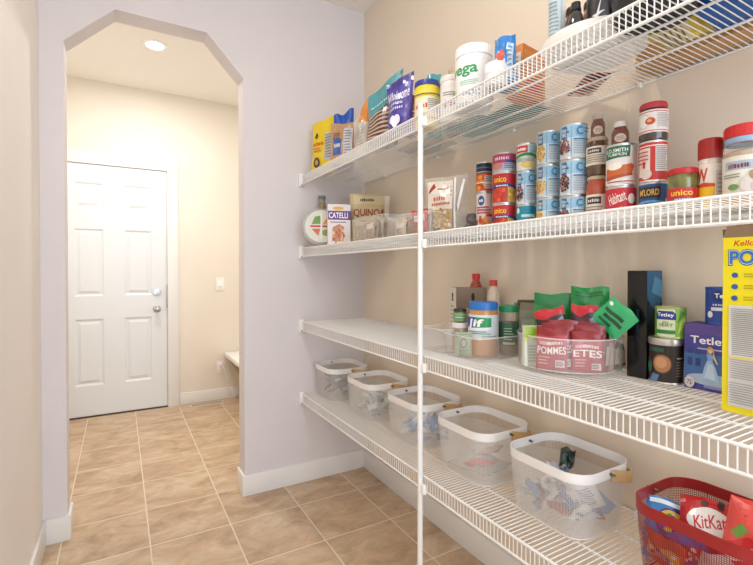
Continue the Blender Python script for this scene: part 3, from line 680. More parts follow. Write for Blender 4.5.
# grain bag
aGr = Art().rect(.06, .5, .66, .93, 'e9e0d2').rect(.06, .44, .66, .5, 'e9e0d2').poly([(.08, .72), (.26, .82), (.22, .9), (.1, .78)], 'a8322a').rect(.3, .78, .55, .8, '9a5a4a').scribble(.35, .63, .3, .07, 'c8603a', 4).scribble(.38, .54, .45, .045, 'c8603a', 8)
aGr.rect(.06, .04, .66, .44, 'c4a774').dots(.06, .04, .66, .44, 70, .035, .03, ['d9bf8e', 'c9a76a', 'e6d5ae', 'b8925a'], 31).rect(.70, .05, .74, .95, 'f2f0ec').poly([(.8, .4), (.95, .9), (.9, .92), (.77, .5)], 'f6f5f2')  # last pale streaks are the clear film's shine, painted as colour
px_pouch('clear bag of oats with cream label, just past the pole', 425, 468, 176.5, 1.085, 'cfc4b2', aGr, d=.085, sl=.06, extra=-.1, seed=5, wob=.1, rough=.2, bm_mat=clear('d9d0c2', .6, .15, 'bag'))
pouch('dark grey crinkled bag slumped behind the bag of oats', 1.17, 1.30, Z2+.002, .12, .085, .09, face_cam(1.17, 1.3, 0), '56504e', None, seed=8, wob=.25, bm_mat=mat('6a6360', .35, noise=.3, nscale=60))

# ================================================================== SHELF 1
Z1 = SZ[0]+EPS
aY = Art().rect(0, 0, 1, 1, 'edd01a').rect(.55, .22, .9, .72, 'c9c8c4').lines(.57, .88, .25, .7, 9, '8a8890').poly([(.12, .7), (.2, .66), (.28, .72), (.2, .8)], '5a4a20').scribble(.3, .55, .42, .07, 'd9582a', 6).lines(.1, .48, .38, .48, 2, 'd9582a').ell(.3, .18, .13, .1, '4a3a28').ell(.3, .18, .06, .05, 'c9a24a')
px_pouch('bright yellow bag at the far end of the top shelf', 311, 337, 119.5, .96, 'edd01a', aY, sl=.2, z0=Z1, d=.055, extra=-.45, seed=1, tilt=.05)
aK1 = Art().rect(0, 0, 1, 1, 'b98f68').rect(.1, .18, .5, .62, '2f5aa8').scribble(.3, .42, .3, .1, 'f0ece4', 4).lines(.12, .48, .62, .76, 3, '5a3c26').rect(.6, .1, .95, .85, 'cfd2da').lines(.62, .93, .12, .82, 10, '7d8494')
px_pouch('small kraft bag with grey panel in front of the folded blue bag', 331, 354.5, 123, .95, 'b98f68', aK1, z0=Z1, d=.05, extra=-.3, seed=2)
px_pouch('blue bag with a folded-over crinkled top behind the kraft bag', 334, 354, 113.5, 1.02, '1d55b8', Art().rect(.1, .7, .9, .74, '5a93e8'), z0=Z1, d=.05, extra=0, seed=12, wob=.3, sl=.15)
px_pouch('pale grey bag with orange corner on the top shelf', 353.5, 369, 109, .97, 'c9c3ba', Art().poly([(.3, .8), (1, .55), (1, 1), (.45, 1)], 'e0892c').lines(.1, .8, .2, .6, 6, 'a49c92'), z0=Z1, d=.05, extra=-.4, sl=.55, seed=4)
aBr = Art().rect(0, 0, 1, .62, '5a3b30').poly([(0, .48), (1, .66), (1, 1), (0, 1)], '4f9aa4').lines(.08, .92, .12, .56, 7, 'c9b0a0', .45).scribble(.5, .68, .7, .03, 'd9ecec', 8)
px_pouch('brown and teal tall bag leaning beside the purple bag', 366, 398, 82.5, .98, '5a3b30', aBr, sl=.38, z0=Z1, d=.07, extra=-.5, seed=6, tilt=.06)
aPu = Art().rect(0, 0, 1, 1, '4a3f9c').rect(0, .86, 1, 1, '3a3280').text('Wholesome', .48, .70, .86, .17, 'f2f0fa', .03, .2).scribble(.42, .55, .5, .05, 'd6d2f0', 6).scribble(.42, .46, .56, .05, 'd6d2f0', 7).ell(.33, .26, .12, .08, 'e9e6f8').ell(.5, .26, .12, .08, 'e9e6f8').poly([(.22, .24), (.61, .24), (.42, .10)], 'e9e6f8')
px_pouch('purple bag with a white heart, lettered Wholesome', 387.5, 413.5, 78, .96, '4a3f9c', aPu, sl=.16, z0=Z1, d=.06, extra=-.45, seed=7)
x, y, r, D = cyl_place(407, 417, 1.0); h = zat(412, 95.5, D-r)-Z1
jar('small amber jar between the purple bag and the yellow tub', x, y, Z1, .028, h, '9a4a2a', .018, '8a4a22', (.02, h*.75, 'b0602e', Art().lines(.2, .8, .2, .8, 4, 'e9d2a8'), 2.4), .9)
# yellow tub with blue lid
x, y, r, D = cyl_place(414.5, 439.6, 1.0); h = zat(427, 78, D-r)-Z1
aYT = Art().rect(0, 0, 1, 1, 'efd84a').rect(0, .25, .95, .78, 'e9e2c4').scribble(.3, .52, .4, .14, 'c8372c', 4).rect(.5, .3, .92, .74, 'ddd9cc').lines(.52, .9, .32, .72, 7, '8e8c84').rect(0, .84, 1, .87, '3a3a70').rect(0, .13, 1, .16, 'c9392c')
jar('yellow plastic tub with dark blue lid just behind the pole', x, y, Z1, r, h, '2a3f8f', .022, mat('efd23a', .35), (.012, h*.78, 'efd84a', aYT, 2.6), .97, lidr=r*1.0, name='plastic_tub', cat='tub')
px_pouch('teal bag standing behind the yellow tub', 427, 441, 73, 1.17, '4d9ea8', Art().poly([(.3, 0), (1, .2), (1, 1)], '6fb9c0'), z0=Z1, d=.04, extra=0, seed=9)
pouch('teal and white bag lying flat at the back of the top shelf', 1.264, 1.30, Z1+.022, .22, .17, .04, (PI/2, 0, -PI/2), '3f8f94', Art().rect(.1, .2, .9, .6, '63b0b0').lines(.15, .85, .65, .9, 4, 'd9eeee'), seed=15, stand=False, wob=.05)
pouch('crinkled beige bag lying flat at the back behind the purple bag', 1.264, 1.62, Z1+.022, .24, .17, .04, (PI/2, 0, -PI/2), 'b9ad9c', Art().lines(.15, .85, .25, .9, 6, '8f8474'), seed=16, stand=False, wob=.05)
pouch('dark green bag lying flat at the back behind the white tubs', 1.264, 1.10, Z1+.02, .16, .14, .035, (PI/2, 0, -PI/2), '2f7f78', Art().lines(.15, .85, .25, .9, 5, '58a59c'), seed=17, stand=False, wob=.05)
x, y, r, D = cyl_place(440, 460, 1.03); h = zat(449, 74, D-r)-Z1
jar('white plastic tub with small purple print beside the yellow tub', x, y, Z1, r, h, 'eceae8', .02, mat('e9e7e6', .35), (.02, h*.7, 'e9e7e6', Art().poly([(.2, .4), (.3, .6), (.4, .4), (.3, .25)], '8a5aa8').poly([(.42, .45), (.52, .62), (.6, .42), (.5, .3)], 'c05a8a').poly([(.6, .4), (.7, .55), (.78, .36)], '5a7ac0').lines(.2, .8, .72, .9, 2, '8a8a90'), 2.6), .95, lidr=r*1.0, name='plastic_tub', cat='tub')
x, y, r, D = cyl_place(447, 460, 1.14); h = zat(453, 67, D-r)-Z1
jar('container with red cap showing behind the white tubs', x, y, Z1, .026, h, 'cf2f34', .03, 'c9b49c', None, .9, lidr=.022, name='plastic_bottle', cat='bottle')
# green-lettered tub
x, y, r, D = cyl_place(455, 492, 1.005); h = zat(473, 41.5, D-r)-Z1; hl = h-(zat(473, 52, D-r)-Z1)
aV = Art().rect(0, 0, 1, 1, 'eef1f2').text('vega', .27, .66, .60, .24, '2a9a5a', .06).lines(.22, .62, .36, .48, 3, '8ac0a0').ell(.32, .2, .06, .05, '5a8ac8', 14).ell(.45, .2, .06, .05, '5a8ac8', 14).ell(.58, .2, .06, .05, '5a8ac8', 14).ell(.45, .2, .04, .035, 'eef1f2', 14).ell(.32, .2, .04, .035, 'eef1f2', 14).ell(.58, .2, .04, .035, 'eef1f2', 14).rect(.78, .1, 1, .88, 'd8dfe6').lines(.8, .99, .14, .85, 13, '9aa8b8').ell(.05, .25, .06, .1, '6aa060')
jar('large white protein tub lettered vega in green', x, y, Z1, r, h, 'f1f1f1', hl, mat('eef0f1', .3), (.006, h*.80, 'eef1f2', aV, 2.9), .96, lidr=r*1.0, name='plastic_tub', cat='tub', extra=.0)
x, y, r, D = cyl_place(484, 506, .94); h = zat(495, 60, D-r)-Z1
jar('low white tub with rounded lid in front of the blue bag', x, y, Z1, r, h, 'f3f2f1', .028, mat('e6e6e8', .35), None, .98, lidr=r*.98, name='plastic_tub', cat='tub')
aBB = Art().rect(0, 0, 1, 1, '2a84d0').rect(.1, .3, .5, .6, 'e0e6ec').ell(.3, .66, .18, .12, 'd9603c').rect(.6, .2, .9, .85, 'b9d3e8').lines(.62, .88, .22, .8, 7, '6a93b8')
px_pouch('bright blue crinkled bag between the white tubs and the orange box', 494, 516, 37, .985, '2a84d0', aBB, z0=Z1, d=.04, extra=-.2, seed=21, wob=.3)
# orange box
N = Vector((1.045, 1.045/math.tan(azi(522)))); dr = Vector((.13, .02)).normalized(); dl = Vector((-dr.y, dr.x))
w, d = .12, .06; cen = N+dr*w/2+dl*d/2
hO = zat(523, 42.7, N.length)-Z1
aO = Art().rect(0, 0, 1, 1, 'd9822e').rect(.05, .55, .9, .9, 'e0924a').rect(.1, .1, .9, .4, 'c8692a').ell(.45, .22, .3, .1, 'd8452a').scribble(.45, .7, .6, .1, 'f3e3c2', 6)
boxy('orange carton between the blue bag and the white turntable', cen.x, cen.y, Z1, w, d, hO, math.atan2(dr.y, dr.x), 'd58233', aO, left=Art().rect(.1, .3, .9, .85, 'd9d4cc').lines(.15, .85, .35, .8, 6, '8e8a84'))
# turntable with bottles
TX, TY, TR = 1.026, .70, .124
t = thing('turntable', 'round white turntable on the top shelf holding bottles', 'turntable', (TX, TY, Z1))
m = MB(); m.lathe([(0, 0), (.09, 0), (.092, .008), (0, .009)], WHITE, 48); m.build('base', t)
m = MB(); m.lathe([(0, .009), (TR-.03, .009), (TR-.006, .018), (TR, .036), (TR, .04), (TR-.003, .04), (TR-.008, .02), (0, .016)], WHITE, 64); m.build('tray', t)
ZT = Z1+.0165
def onT(u, X): a = azi(u); return X, X/math.tan(a), X/math.sin(a)
x, y, D = onT(555, .985); r = D*math.sin((azi(563)-azi(546.5))/2)
jar('clear glass jar with pale blue label on the turntable', x, y, ZT, r, .235, 'c8c4bc', .02, mat('b99c78', .5, noise=.25, nscale=50), (.04, .165, 'cdd8dc', Art().rect(.1, .1, .7, .9, 'bcc9cf').lines(.15, .65, .15, .85, 9, '7f8f98').rect(.75, 0, 1, 1, 'dfe5e6'), 2.6), .8, glass=clear('ece4d8', .12), fill=.95)
x, y, D = onT(574.5, .985)
t = thing('squeeze_bottle', 'glossy black bottle with white stripe on the turntable', 'bottle', (x, y, ZT), face_cam(x, y))
m = MB(); m.lathe([(0, 0), (.019, 0), (.021, .006), (.021, .06), (.016, .088), (.009, .098), (.009, .104)], mat('26262a', .15, coat=.6), 24); m.build('bottle_body', t)
m = MB(); m.lathe([(.0, .102), (.011, .102), (.011, .12), (.0, .121)], mat('1a1a1c', .3), 20); m.build('cap', t)
m = MB(); Art().rect(.42, .15, .5, .85, 'd8d8da').rect(.6, .2, .64, .7, '9a9aa0').put(m, cyl_map(.0212, .006, .06, 2), nu=8); m.build('stripe', t)
x, y, D = onT(597, 1.02); r = D*math.sin((azi(609)-azi(585))/2)
t = thing('black_tub', 'black tub with a white star shape printed on it', 'tub', (x, y, ZT), face_cam(x, y))
m = MB(); m.lathe([(0, 0), (r*.96, 0), (r, .004), (r, .016)], mat('a9a9ab', .3, .6), 32); m.build('metal_base', t)
m = MB(); m.lathe([(r*.99, .0155), (r, .016), (r, .15), (r*.95, .155), (0, .155)], mat('2c2c31', .3), 32)
Art().poly([(.2, .52), (.42, .55), (.62, .95), (.52, .58), (.78, .62), (.5, .5), (.42, .12), (.4, .46)], 'dcdcde').put(m, cyl_map(r, .02, .12, 2.0), nu=10); m.build('tub_body', t)
x, y, D = onT(623, 1.06)
boxy('small blue and red carton standing on the turntable', x, y, ZT, .05, .035, .15, face_cam(x, y, .2), '27469a', Art().poly([(0, .35), (1, .55), (1, 1), (0, 1)], 'c8392e').rect(.1, .1, .9, .3, '3a6ac8'))
jar('brown spice bottle at the back of the turntable', 1.045, .775, ZT, .022, .15, '4a3a2e', .02, '8a5c3a', (.03, .1, 'c9a27a', Art().lines(.2, .8, .2, .8, 4, '6a4a30'), 2.4), .8, name='bottle', cat='bottle')
jar('peach coloured bottle beside the tall clear jar on the turntable', 1.092, .755, ZT, .024, .17, '5a4a3e', .02, 'c99a7a', None, .75, name='bottle', cat='bottle')
jar('dark brown bottle in the middle of the turntable', 1.088, .69, ZT, .02, .16, '2a2420', .02, '4a3428', None, .75, name='bottle', cat='bottle')
# things seen through the wires at the near end
pouch('red and yellow striped packet lying against the wall behind the turntable', 1.232, .895, Z1+.013, .07, .175, .022, (PI/2, 0, -.607), 'b03428', Art().rect(0, .3, 1, .36, 'e8a83c').rect(0, .5, 1, .56, '3a2a28').rect(0, .7, 1, .78, 'e8a83c').rect(.1, .12, .9, .24, 'e9dccb').rect(0, .86, 1, .92, '3a2a28'), back=None, seed=33, stand=False, wob=.1, name='snack_packet', cat='packet')
t = thing('round_tin', 'round black baking tin beside the turntable at the shelf edge', 'tin', (.968, .525, Z1))
m = MB(); m.lathe([(0, 0), (.072, 0), (.078, .006), (.08, .05), (.083, .052), (.083, .055), (.078, .055), (.076, .01), (0, .006)], mat('17171a', .35), 48); m.build('tin_body', t)
jar('small white tub standing inside the black tin', .968, .525, Z1+.0065, .04, .1, 'd9d9d6', .02, mat('cfcfca', .4), None, .9, name='plastic_tub', cat='tub')
aCh = Art().rect(0, 0, 1, 1, 'd9c64a').rect(.1, .1, .9, .5, 'e3d9b8').lines(.15, .85, .15, .45, 5, '8a7a40').rect(.1, .6, .9, .85, 'b8a42e')
pouch('yellow snack bag lying between the black tin and the cardboard box', 1.115, .61, Z1+.026, .14, .18, .048, (PI/2, 0, .12), 'd6c35a', aCh, seed=41, stand=False, wob=.12)
boxy('long flat brown cardboard box pushed against the wall on the top shelf', 1.222, .49, Z1, .40, .078, .11, PI/2, 'c69c6a', Art().rect(.3, 0, .34, 1, 'cfae7e'), rough=.7)
boxy('blue patterned box lying at the near end of the top shelf', 1.09, .385, Z1, .14, .19, .07, .1, '1f5fb0', Art().rect(.1, .2, .9, .8, '5fa0d8'))
boxy('light blue and white packet box nearest along the top shelf', 1.07, .20, Z1, .16, .15, .07, -.1, '3f78c0', Art().rect(.1, .2, .6, .8, 'd9dfe6'))
boxy('navy blue box at the shelf edge beside the black tin', .945, .39, Z1, .08, .09, .06, 0, '1b3f94', Art().rect(.1, .3, .9, .7, '5f8fd8'))

# ================================================================== SHELF 3
Z3 = SZ[2]+EPS
# clear bin A with jars
t = thing('clear_bin', 'long clear acrylic bin holding the peanut butter jar', 'bin', (1.055, 1.105, Z3), 0, 'clear acrylic bins on the third shelf')
m = MB(); tray(m, .225, .175, .072, .012, ACR, RIM); m.build('bin_body', t, angle=50)
t = thing('clear_bin', 'small empty clear acrylic bin next to the pole on the third shelf', 'bin', (1.01, 1.262, Z3), 0, 'clear acrylic bins on the third shelf')
m = MB(); tray(m, .13, .13, .08, .012, ACR, RIM); m.build('bin_body', t, angle=50)
# peanut butter
x, y, r, D = cyl_place(467.7, 499.4, 1.045); r = min(r, .048); h = zat(483.5, 302.5, D)-Z3
aJif = Art().rect(0, 0, 1, 1, 'd9e2ea').poly([(.02, .42), (.36, .46), (.34, .9), (.02, .88)], '2a4fb0').poly([(.36, .46), (.72, .5), (.72, .88), (.34, .9)], '2f9a5a').poly([(.0, .30), (.7, .38), (.7, .5), (0, .42)], 'eef2f4').text('Jif', .33, .62, .44, .42, 'ffffff', .06, .1).poly([(.05, .72), (.12, .95), (.0, .95), (.0, .7)], 'c8392e').lines(.15, .7, .18, .34, 2, '2f8a5a').lines(.5, .95, .06, .16, 1, '9aa8a0')
jar('peanut butter jar with blue lid lettered Jif in the acrylic bin', x, y, Z3+.003, r, h, '2676c4', h-(zat(483.5, 311.5, D-r)-Z3), mat('c08a4e', .3, coat=.7), (h*.33, h*.77, 'd9e2ea', aJif, 2.9), .94, lidr=r*.98, extra=-.1)
# small jar with dark lid on white-lid jar
x, y, r, D = cyl_place(451.7, 468.7, 1.02); h1 = zat(460, 323, D)-Z3
jar('glass jar with white lid under the tiny green-labelled jar', x, y, Z3+.003, r, h1, 'e6e4e0', .018, mat('a89682', .3, noise=.25, nscale=70, coat=.6), None, .9)
r2 = r*.8; h2 = zat(460, 309.5, D)-Z3-h1
jar('tiny jar with dark lid and green label on the white-lidded jar', x, y, Z3+h1+.0035, r2, h2, '2c2a28', .01, '6a7a3c', (.006, h2-.016, '8fb080', Art().rect(.05, .2, .9, .8, '5f9a62').scribble(.5, .5, .6, .2, 'eef2e4', 6), 2.4), .9)
Bc = at(463, 359, Z=Z3)
boxy('sage green packet with printed emblem standing in the bin front', .965, .965/math.tan(azi(463.3)), Z3+.004, .052, .012, .078, face_cam(.965, 1.16, .15), 'a9b29a', Art().rect(.06, .06, .94, .94, '8f9c84').rect(.1, .1, .9, .9, 'a9b29a').ell(.5, .55, .22, .22, '7c8a72', 16).ell(.5, .55, .14, .14, 'b5bda6', 16).lines(.2, .8, .15, .3, 2, '6f7c66'), name='packet', cat='packet')
# green lidded spice jar
x, y, r, D = cyl_place(499, 519.3, 1.12); h = zat(509, 306, D)-Z3
jar('herb jar with green lid and dark green label right of peanut butter', x, y, Z3+.003, r, h, '1f8a5a', .022, '8c7a62', (h*.22, h*.66, '2f5a44', Art().lines(.25, .75, .2, .8, 5, 'a9c0ac').rect(.2, .02, .8, .12, 'c9c2b4'), 2.0), .93, lidr=r*.97, glass=clear('ded8cc', .12), fill=.9)
# taupe box with penguin-like icon replaced by plain icon shapes
xb = 1.165; yb = xb/math.tan(azi(462)); wb = .105
aT = Art().rect(0, 0, 1, 1, '8a7664').rect(0, .0, 1, .55, '9a8a7c').rect(0, .56, 1, .64, 'b5a89a').ell(.55, .84, .06, .07, '2a2622', 12).poly([(.46, .72), (.64, .72), (.55, .82)], '2a2622')
aTs = Art().rect(0, 0, 1, 1, 'ddd6cc').ell(.45, .86, .13, .05, '2a2622', 12).poly([(.3, .76), (.6, .76), (.45, .86)], '2a2622').lines(.2, .7, .2, .7, 7, 'a49a8c')
p0 = Vector((1.1, 1.1/math.tan(azi(456.5)))); dr = Vector((math.sin(.6)*.1+.075, -.05)).normalized(); dl = Vector((-dr.y, dr.x))
hT = zat(463, 288, 1.16/math.sin(azi(463)))-Z3
cen = p0 + dr*.06 + dl*.04
boxy('taupe and cream tall carton with small black icon behind the jars', cen.x, cen.y, Z3+.003, .12, .075, hT, math.atan2(dr.y, dr.x), '8f7d6c', aT, left=aTs)
# sauce bottles behind
def bottle(label, uL, uR, X, vt, vcap, col, capc, glass=None, lab=None):
    x, y, r, D = cyl_place(uL, uR, X); h = zat((uL+uR)/2, vt, D)-Z3; hc = h-(zat((uL+uR)/2, vcap, D)-Z3)
    t = thing('sauce_bottle', label, 'bottle', (x, y, Z3+.001), face_cam(x, y))
    m = MB(); m.lathe([(0, 0), (r*.96, 0), (r, .004), (r, h*.72), (r*.85, h*.82), (r*.5, h*.9), (r*.48, h-hc)], glass or mat(col, .12, coat=.8), 28); m.build('bottle_body', t)
    m = MB(); m.lathe([(r*.5, h-hc-.001), (r*.58, h-hc), (r*.58, h-.001), (r*.52, h), (0, h)], mat(capc, .35), 28); m.build('cap', t)
    if lab:
        m = MB(); m.lathe([(r*1.01, h*.2), (r*1.01, h*.6)], mat(lab, .5), 28); m.build('paper_label', t)
bottle('red sauce bottle with red cap peeking over the taupe carton', 469, 483, 1.235, 273.8, 279.5, 'a8301c', 'd02a22', lab='b9a48c')
bottle('pale translucent bottle with red cap beside the red sauce bottle', 486.5, 500.5, 1.22, 280.3, 286, 'd8c4b0', 'cf3a34', mat('d9c8b4', .25, coat=.5), lab='e0d3c2')
# grey-green opened carton
xg = 1.19; yg = xg/math.tan(azi(529))
boxy('grey-green opened carton with flaps up behind the lime box', xg, yg, Z3, .075, .07, zat(529, 309, math.hypot(xg, yg))-Z3, face_cam(xg, yg, .2), '8e9482', Art().rect(.1, .2, .9, .8, 'a4a996').lines(.2, .8, .3, .6, 3, '6f7468'), name='open_carton', flaps='8a806c')

# round divided bin
RX, RY, RR = 1.128, .848, .141
t = thing('round_bin', 'round clear acrylic turntable bin full of sachets', 'bin', (RX, RY, Z3))
m = MB(); m.lathe([(0, 0), (.1, 0), (.1, .01), (0, .01)], ACR, 48); m.build('base', t)
m = MB(); m.lathe([(0, .011), (RR-.008, .011), (RR-.003, .014), (RR, .1)], ACR, 64)
m.tube([(RR*math.cos(2*PI*k/64), RR*math.sin(2*PI*k/64), .1) for k in range(64)], .0022, RIM, 6, closed=True)
m.tube([((RR-.005)*math.cos(2*PI*k/64), (RR-.005)*math.sin(2*PI*k/64), .013) for k in range(64)], .002, RIM, 6, closed=True); m.build('bin_wall', t)
m = MB()
for a in (.5, 2.6, 4.7):
    m.box((.0, -.001, .012), (RR-.004, .001, .09), ACR, Matrix.Rotation(a, 4, 'Z'))
m.build('divider', t)
def inbin(u, back, extra=0):
    """point inside the bin, 'back' metres behind its near wall, seen along column u"""
    a = azi(u); d = Vector((math.sin(a), math.cos(a))); c_ = Vector((RX, RY)); b = d.dot(c_); disc = math.sqrt(max(0, b*b-(c_.dot(c_)-RR*RR)))
    p = d*(b-disc+back); return p.x, p.y, b-disc+back
ZB = Z3+.0125
x, y, D = inbin(531.5, .03)
boxy('lime green and white tea box in the round bin', x+.006, y, ZB, .052, .03, zat(531, 326, D)-ZB, face_cam(x, y, .25), 'dfe3d4', Art().rect(0, 0, 1, .72, 'd5dccb').poly([(0, .72), (1, .6), (1, 1), (0, 1)], '9cc43a').poly([(0, .62), (1, .78), (1, .86), (0, .7)], 'c9dc5a').lines(.2, .85, .1, .55, 6, '9aa090'), right=Art().rect(0, .7, 1, 1, '8ab82e').lines(.2, .8, .1, .6, 6, 'a9aea0'))
aRed = lambda w1='POMMES': Art().rect(0, 0, 1, 1, 'b43a46').rect(0, .80, 1, 1, '8e101c').rect(.1, .58, .5, .66, 'e2a0a4').scribble(.6, .63, .5, .07, 'f6e6e4', 7).text(w1, .5, .46, .92, .17, 'fbf1ee', .03).lines(.08, .45, .12, .34, 3, 'e8a8aa').rect(.62, .08, .92, .24, 'e9dcd6').lines(.64, .9, .1, .22, 3, '6a4a4a', .5)  # pinker lower face: veil of the acrylic wall put into the colour
specs = [(552, .022, .078, .098, 327, 'POMMES', -.05), (558, .04, .08, .1, 323, 'POMMES', .05), (563, .058, .078, .1, 320, 'POMMES', .1), (588, .024, .075, .098, 331, 'ETES', .1), (590, .044, .078, .1, 325, 'S', .15), (584, .066, .078, .1, 322, 'SE', 0)]
for i, (u, bk, w, h, vt, tx, ex) in enumerate(specs):
    x, y, D = inbin(u, bk); h = zat(u, vt, D)-ZB
    pouch(['front red cider sachet lettered POMMES in the round bin', 'second red cider sachet behind the front one', 'third red sachet in the left half of the bin', 'red sachet near the middle front of the round bin', 'red sachet leaning behind the middle one', 'red sachet farthest back in the middle of the bin'][i], x, y, ZB, w, h, .012, (-.06, 0, face_cam(x, y, ex)), '9c1824', aRed(tx), seed=50+i, wob=.1, name='drink_sachet', cat='sachet', stand=False)
def binp(label, u, bk, w, v0, v1, base, art, rot=0, tilt=0, d=.02, seed=0, nm='snack_packet'):
    x, y, D = inbin(u, bk); zt = zat(u, v0, D); zb = max(ZB, zat(u, v1, D)); h = (zt-zb)
    return pouch(label, x, y, zb, w, h, d, (tilt, rot, face_cam(x, y)), base, art, seed=seed, stand=False, wob=.15, name=nm, cat='packet')
aGn = Art().rect(0, .82, 1, 1, '1d7a42').scribble(.35, .62, .4, .1, 'd9eede', 4).rect(.1, .2, .8, .5, '3aa060').lines(.15, .75, .22, .48, 3, 'a9dcb8')
binp('wide green pouch standing at the left back of the round bin', 557, .15, .125, 293.5, 360, '2a8f4c', aGn, seed=61, d=.03)
aGt = Art().rect(0, .72, 1, 1, '178a44').scribble(.5, .52, .7, .07, '123a22', 9).lines(.12, .88, .84, .94, 2, '0f5a2c').ell(.85, .3, .08, .1, 'e9f2ea')
binp('bright green pouch with folded top, tallest in the round bin', 590, .12, .098, 287, 350, '22a05a', aGt, seed=62, d=.03)
aGf = Art().rect(.1, .52, .75, .64, '16482e').rect(.2, .34, .85, .46, '16482e').rect(.15, .16, .6, .26, '1c5a38').ell(.12, .8, .07, .06, 'e9f2ea')
x, y, D = inbin(615, .012)
pouch('green square pouch tipped sideways over the right rim of the bin', x, y, zat(615, 318, D), .085, .082, .012, (0, .78, face_cam(x, y, -.2)), '2fae6c', aGf, seed=63, stand=False, wob=.15, name='snack_packet', cat='packet', centre=True)
aRB = Art().rect(0, 0, 1, .84, '2a1820').poly([(0, .84), (.3, .74), (.7, .88), (1, .80), (1, 1), (0, 1)], 'c4202e').ell(.4, .66, .3, .1, '4a2230').poly([(.6, .7), (.9, .8), (.95, .6), (.7, .5)], '8a8a9c').ell(.55, .42, .25, .1, '6a4a60').rect(0, .5, .3, .53, '8a7a88').lines(.2, .8, .1, .2, 1, 'd8c8d0')
binp('red and black glossy packet poking up on the left of the bin', 560, .095, .08, 308, 352, 'a81c2c', aRB, rot=-.25, seed=64)
binp('red and dark plum glossy packet in the middle of the bin', 583.5, .088, .078, 305, 350, 'b31f30', aRB, rot=.08, seed=65)
binp('narrow black packet with red top right of the middle', 600, .08, .045, 315, 362, '1c1a1e', Art().rect(0, .8, 1, 1, 'c0202e').lines(.2, .8, .2, .6, 4, '5a5a60'), seed=66)
for i, (u, bk, c_, nm) in enumerate(((606, .03, '8a4a38', 'rust brown'), (611, .035, 'a8603a', 'orange-brown'), (616, .045, '3a3034', 'dark grey'), (620, .04, '6a7a30', 'olive green'), (623, .05, '4a2a2c', 'maroon'))):
    x, y, D = inbin(u, bk); h = .085-.006*i
    pouch(nm+' slim stick packet upright near the right rim of the round bin', x, y, ZB, .028, h, .008, (0, .12-.06*i, face_cam(x, y, 1.0)), c_, Art().rect(.2, .2, .8, .8, 'b99a7a' if i % 2 else 'c9b8a8'), seed=70+i, stand=False, name='stick_packet', cat='packet')

# tall black box, two visible faces
NB = Vector((1.178, 1.178/math.tan(azi(647))))
hB = zat(647, 270.6, NB.length)-Z3
rotb = math.radians(1); dr = Vector((math.cos(rotb), math.sin(rotb))); dl = Vector((-dr.y, dr.x))
wB = dB = .06
# widths chosen so the outer corners fall on the measured edges
wB = min(.075, hit(NB, dr, 662)); dB = hit(NB, dl, 627.4)
cen = NB+dr*wB/2+dl*dB/2
gl = Art().rect(0, 0, 1, 1, '0c0d12').poly([(0, .75), (.5, .62), (1, .72), (1, 1), (0, 1)], '1f5f8a').poly([(.3, .8), (1, .74), (1, .9), (.5, .95)], '4a94bc').poly([(.0, .5), (.4, .6), (.2, .7), (0, .66)], '16384f')
boxy('tall glossy black box with a blue glow on its side', cen.x, cen.y, Z3, wB, dB, hB, rotb, '0b0b0e', gl, left=Art().rect(.48, .36, .62, .64, '14273f').rect(.5, .38, .6, .44, '0b0b0e').rect(.5, .5, .6, .56, '0b0b0e'), rough=.2)
# coffee tin with tea tin on top
x, y, r, D = cyl_place(649, 685, 1.2); h = zat(667, 338.5, D-r*.7)-Z3
aCo = Art().rect(0, 0, 1, 1, '2c2320').ell(.40, .5, .24, .27, '5a4030').ell(.40, .5, .21, .235, 'b07a54').ell(.38, .53, .14, .15, 'c9966e').rect(.05, .82, .45, .93, '2f5a4a').rect(.75, .65, .95, .68, 'c9c2b4').lines(.72, .96, .15, .6, 6, '7a6e66').poly([(.1, .0), (.3, .0), (.36, .2), (.2, .22)], '5a7fae').ell(.1, .4, .08, .18, '2f6a50')
t = can('dark brown coffee tin with silver lid and a cup picture', x, y, Z3, r, h-.012, '2c2320', aCo, name='coffee_tin', cat='tin', lid=None)
m = MB(); m.lathe([(0, h-.016), (r*1.03, h-.016), (r*1.04, h-.012), (r*1.04, h-.003), (r*1.0, h), (0, h)], mat('c4c2be', .3, .7), 40); m.build('lid', t)
r2 = r*.90; h2 = zat(667, 307, D-r*.3)-Z3-h
aTe = Art().rect(0, 0, 1, 1, '8cc24a').rect(0, 0, .16, 1, '5a9a34').rect(.16, 0, .66, 1, 'dfe9c8').poly([(.14, .62), (.68, .62), (.68, .84), (.6, .94), (.22, .94), (.14, .84)], '1f3f96').text('Tetley', .41, .78, .44, .17, 'ffffff', .04).text('VERT', .42, .42, .38, .12, '4a7a2a', .02).text('the', .42, .54, .16, .08, '4a7a2a', .01).rect(.16, .1, .66, .24, '2f8a44').poly([(.7, .1), (1, .5), (1, .8), (.8, .6)], 'b8dc6a').poly([(.72, .5), (.95, .9), (.8, .95)], '4f9436')
can('green tea tin lettered Tetley sitting on the coffee tin', x+.004, y-.008, Z3+h+.0005, r2, h2, '7ab03e', aTe, name='tea_tin', cat='tin', metal=mat('b9c48e', .35, .4), extra=-.12)
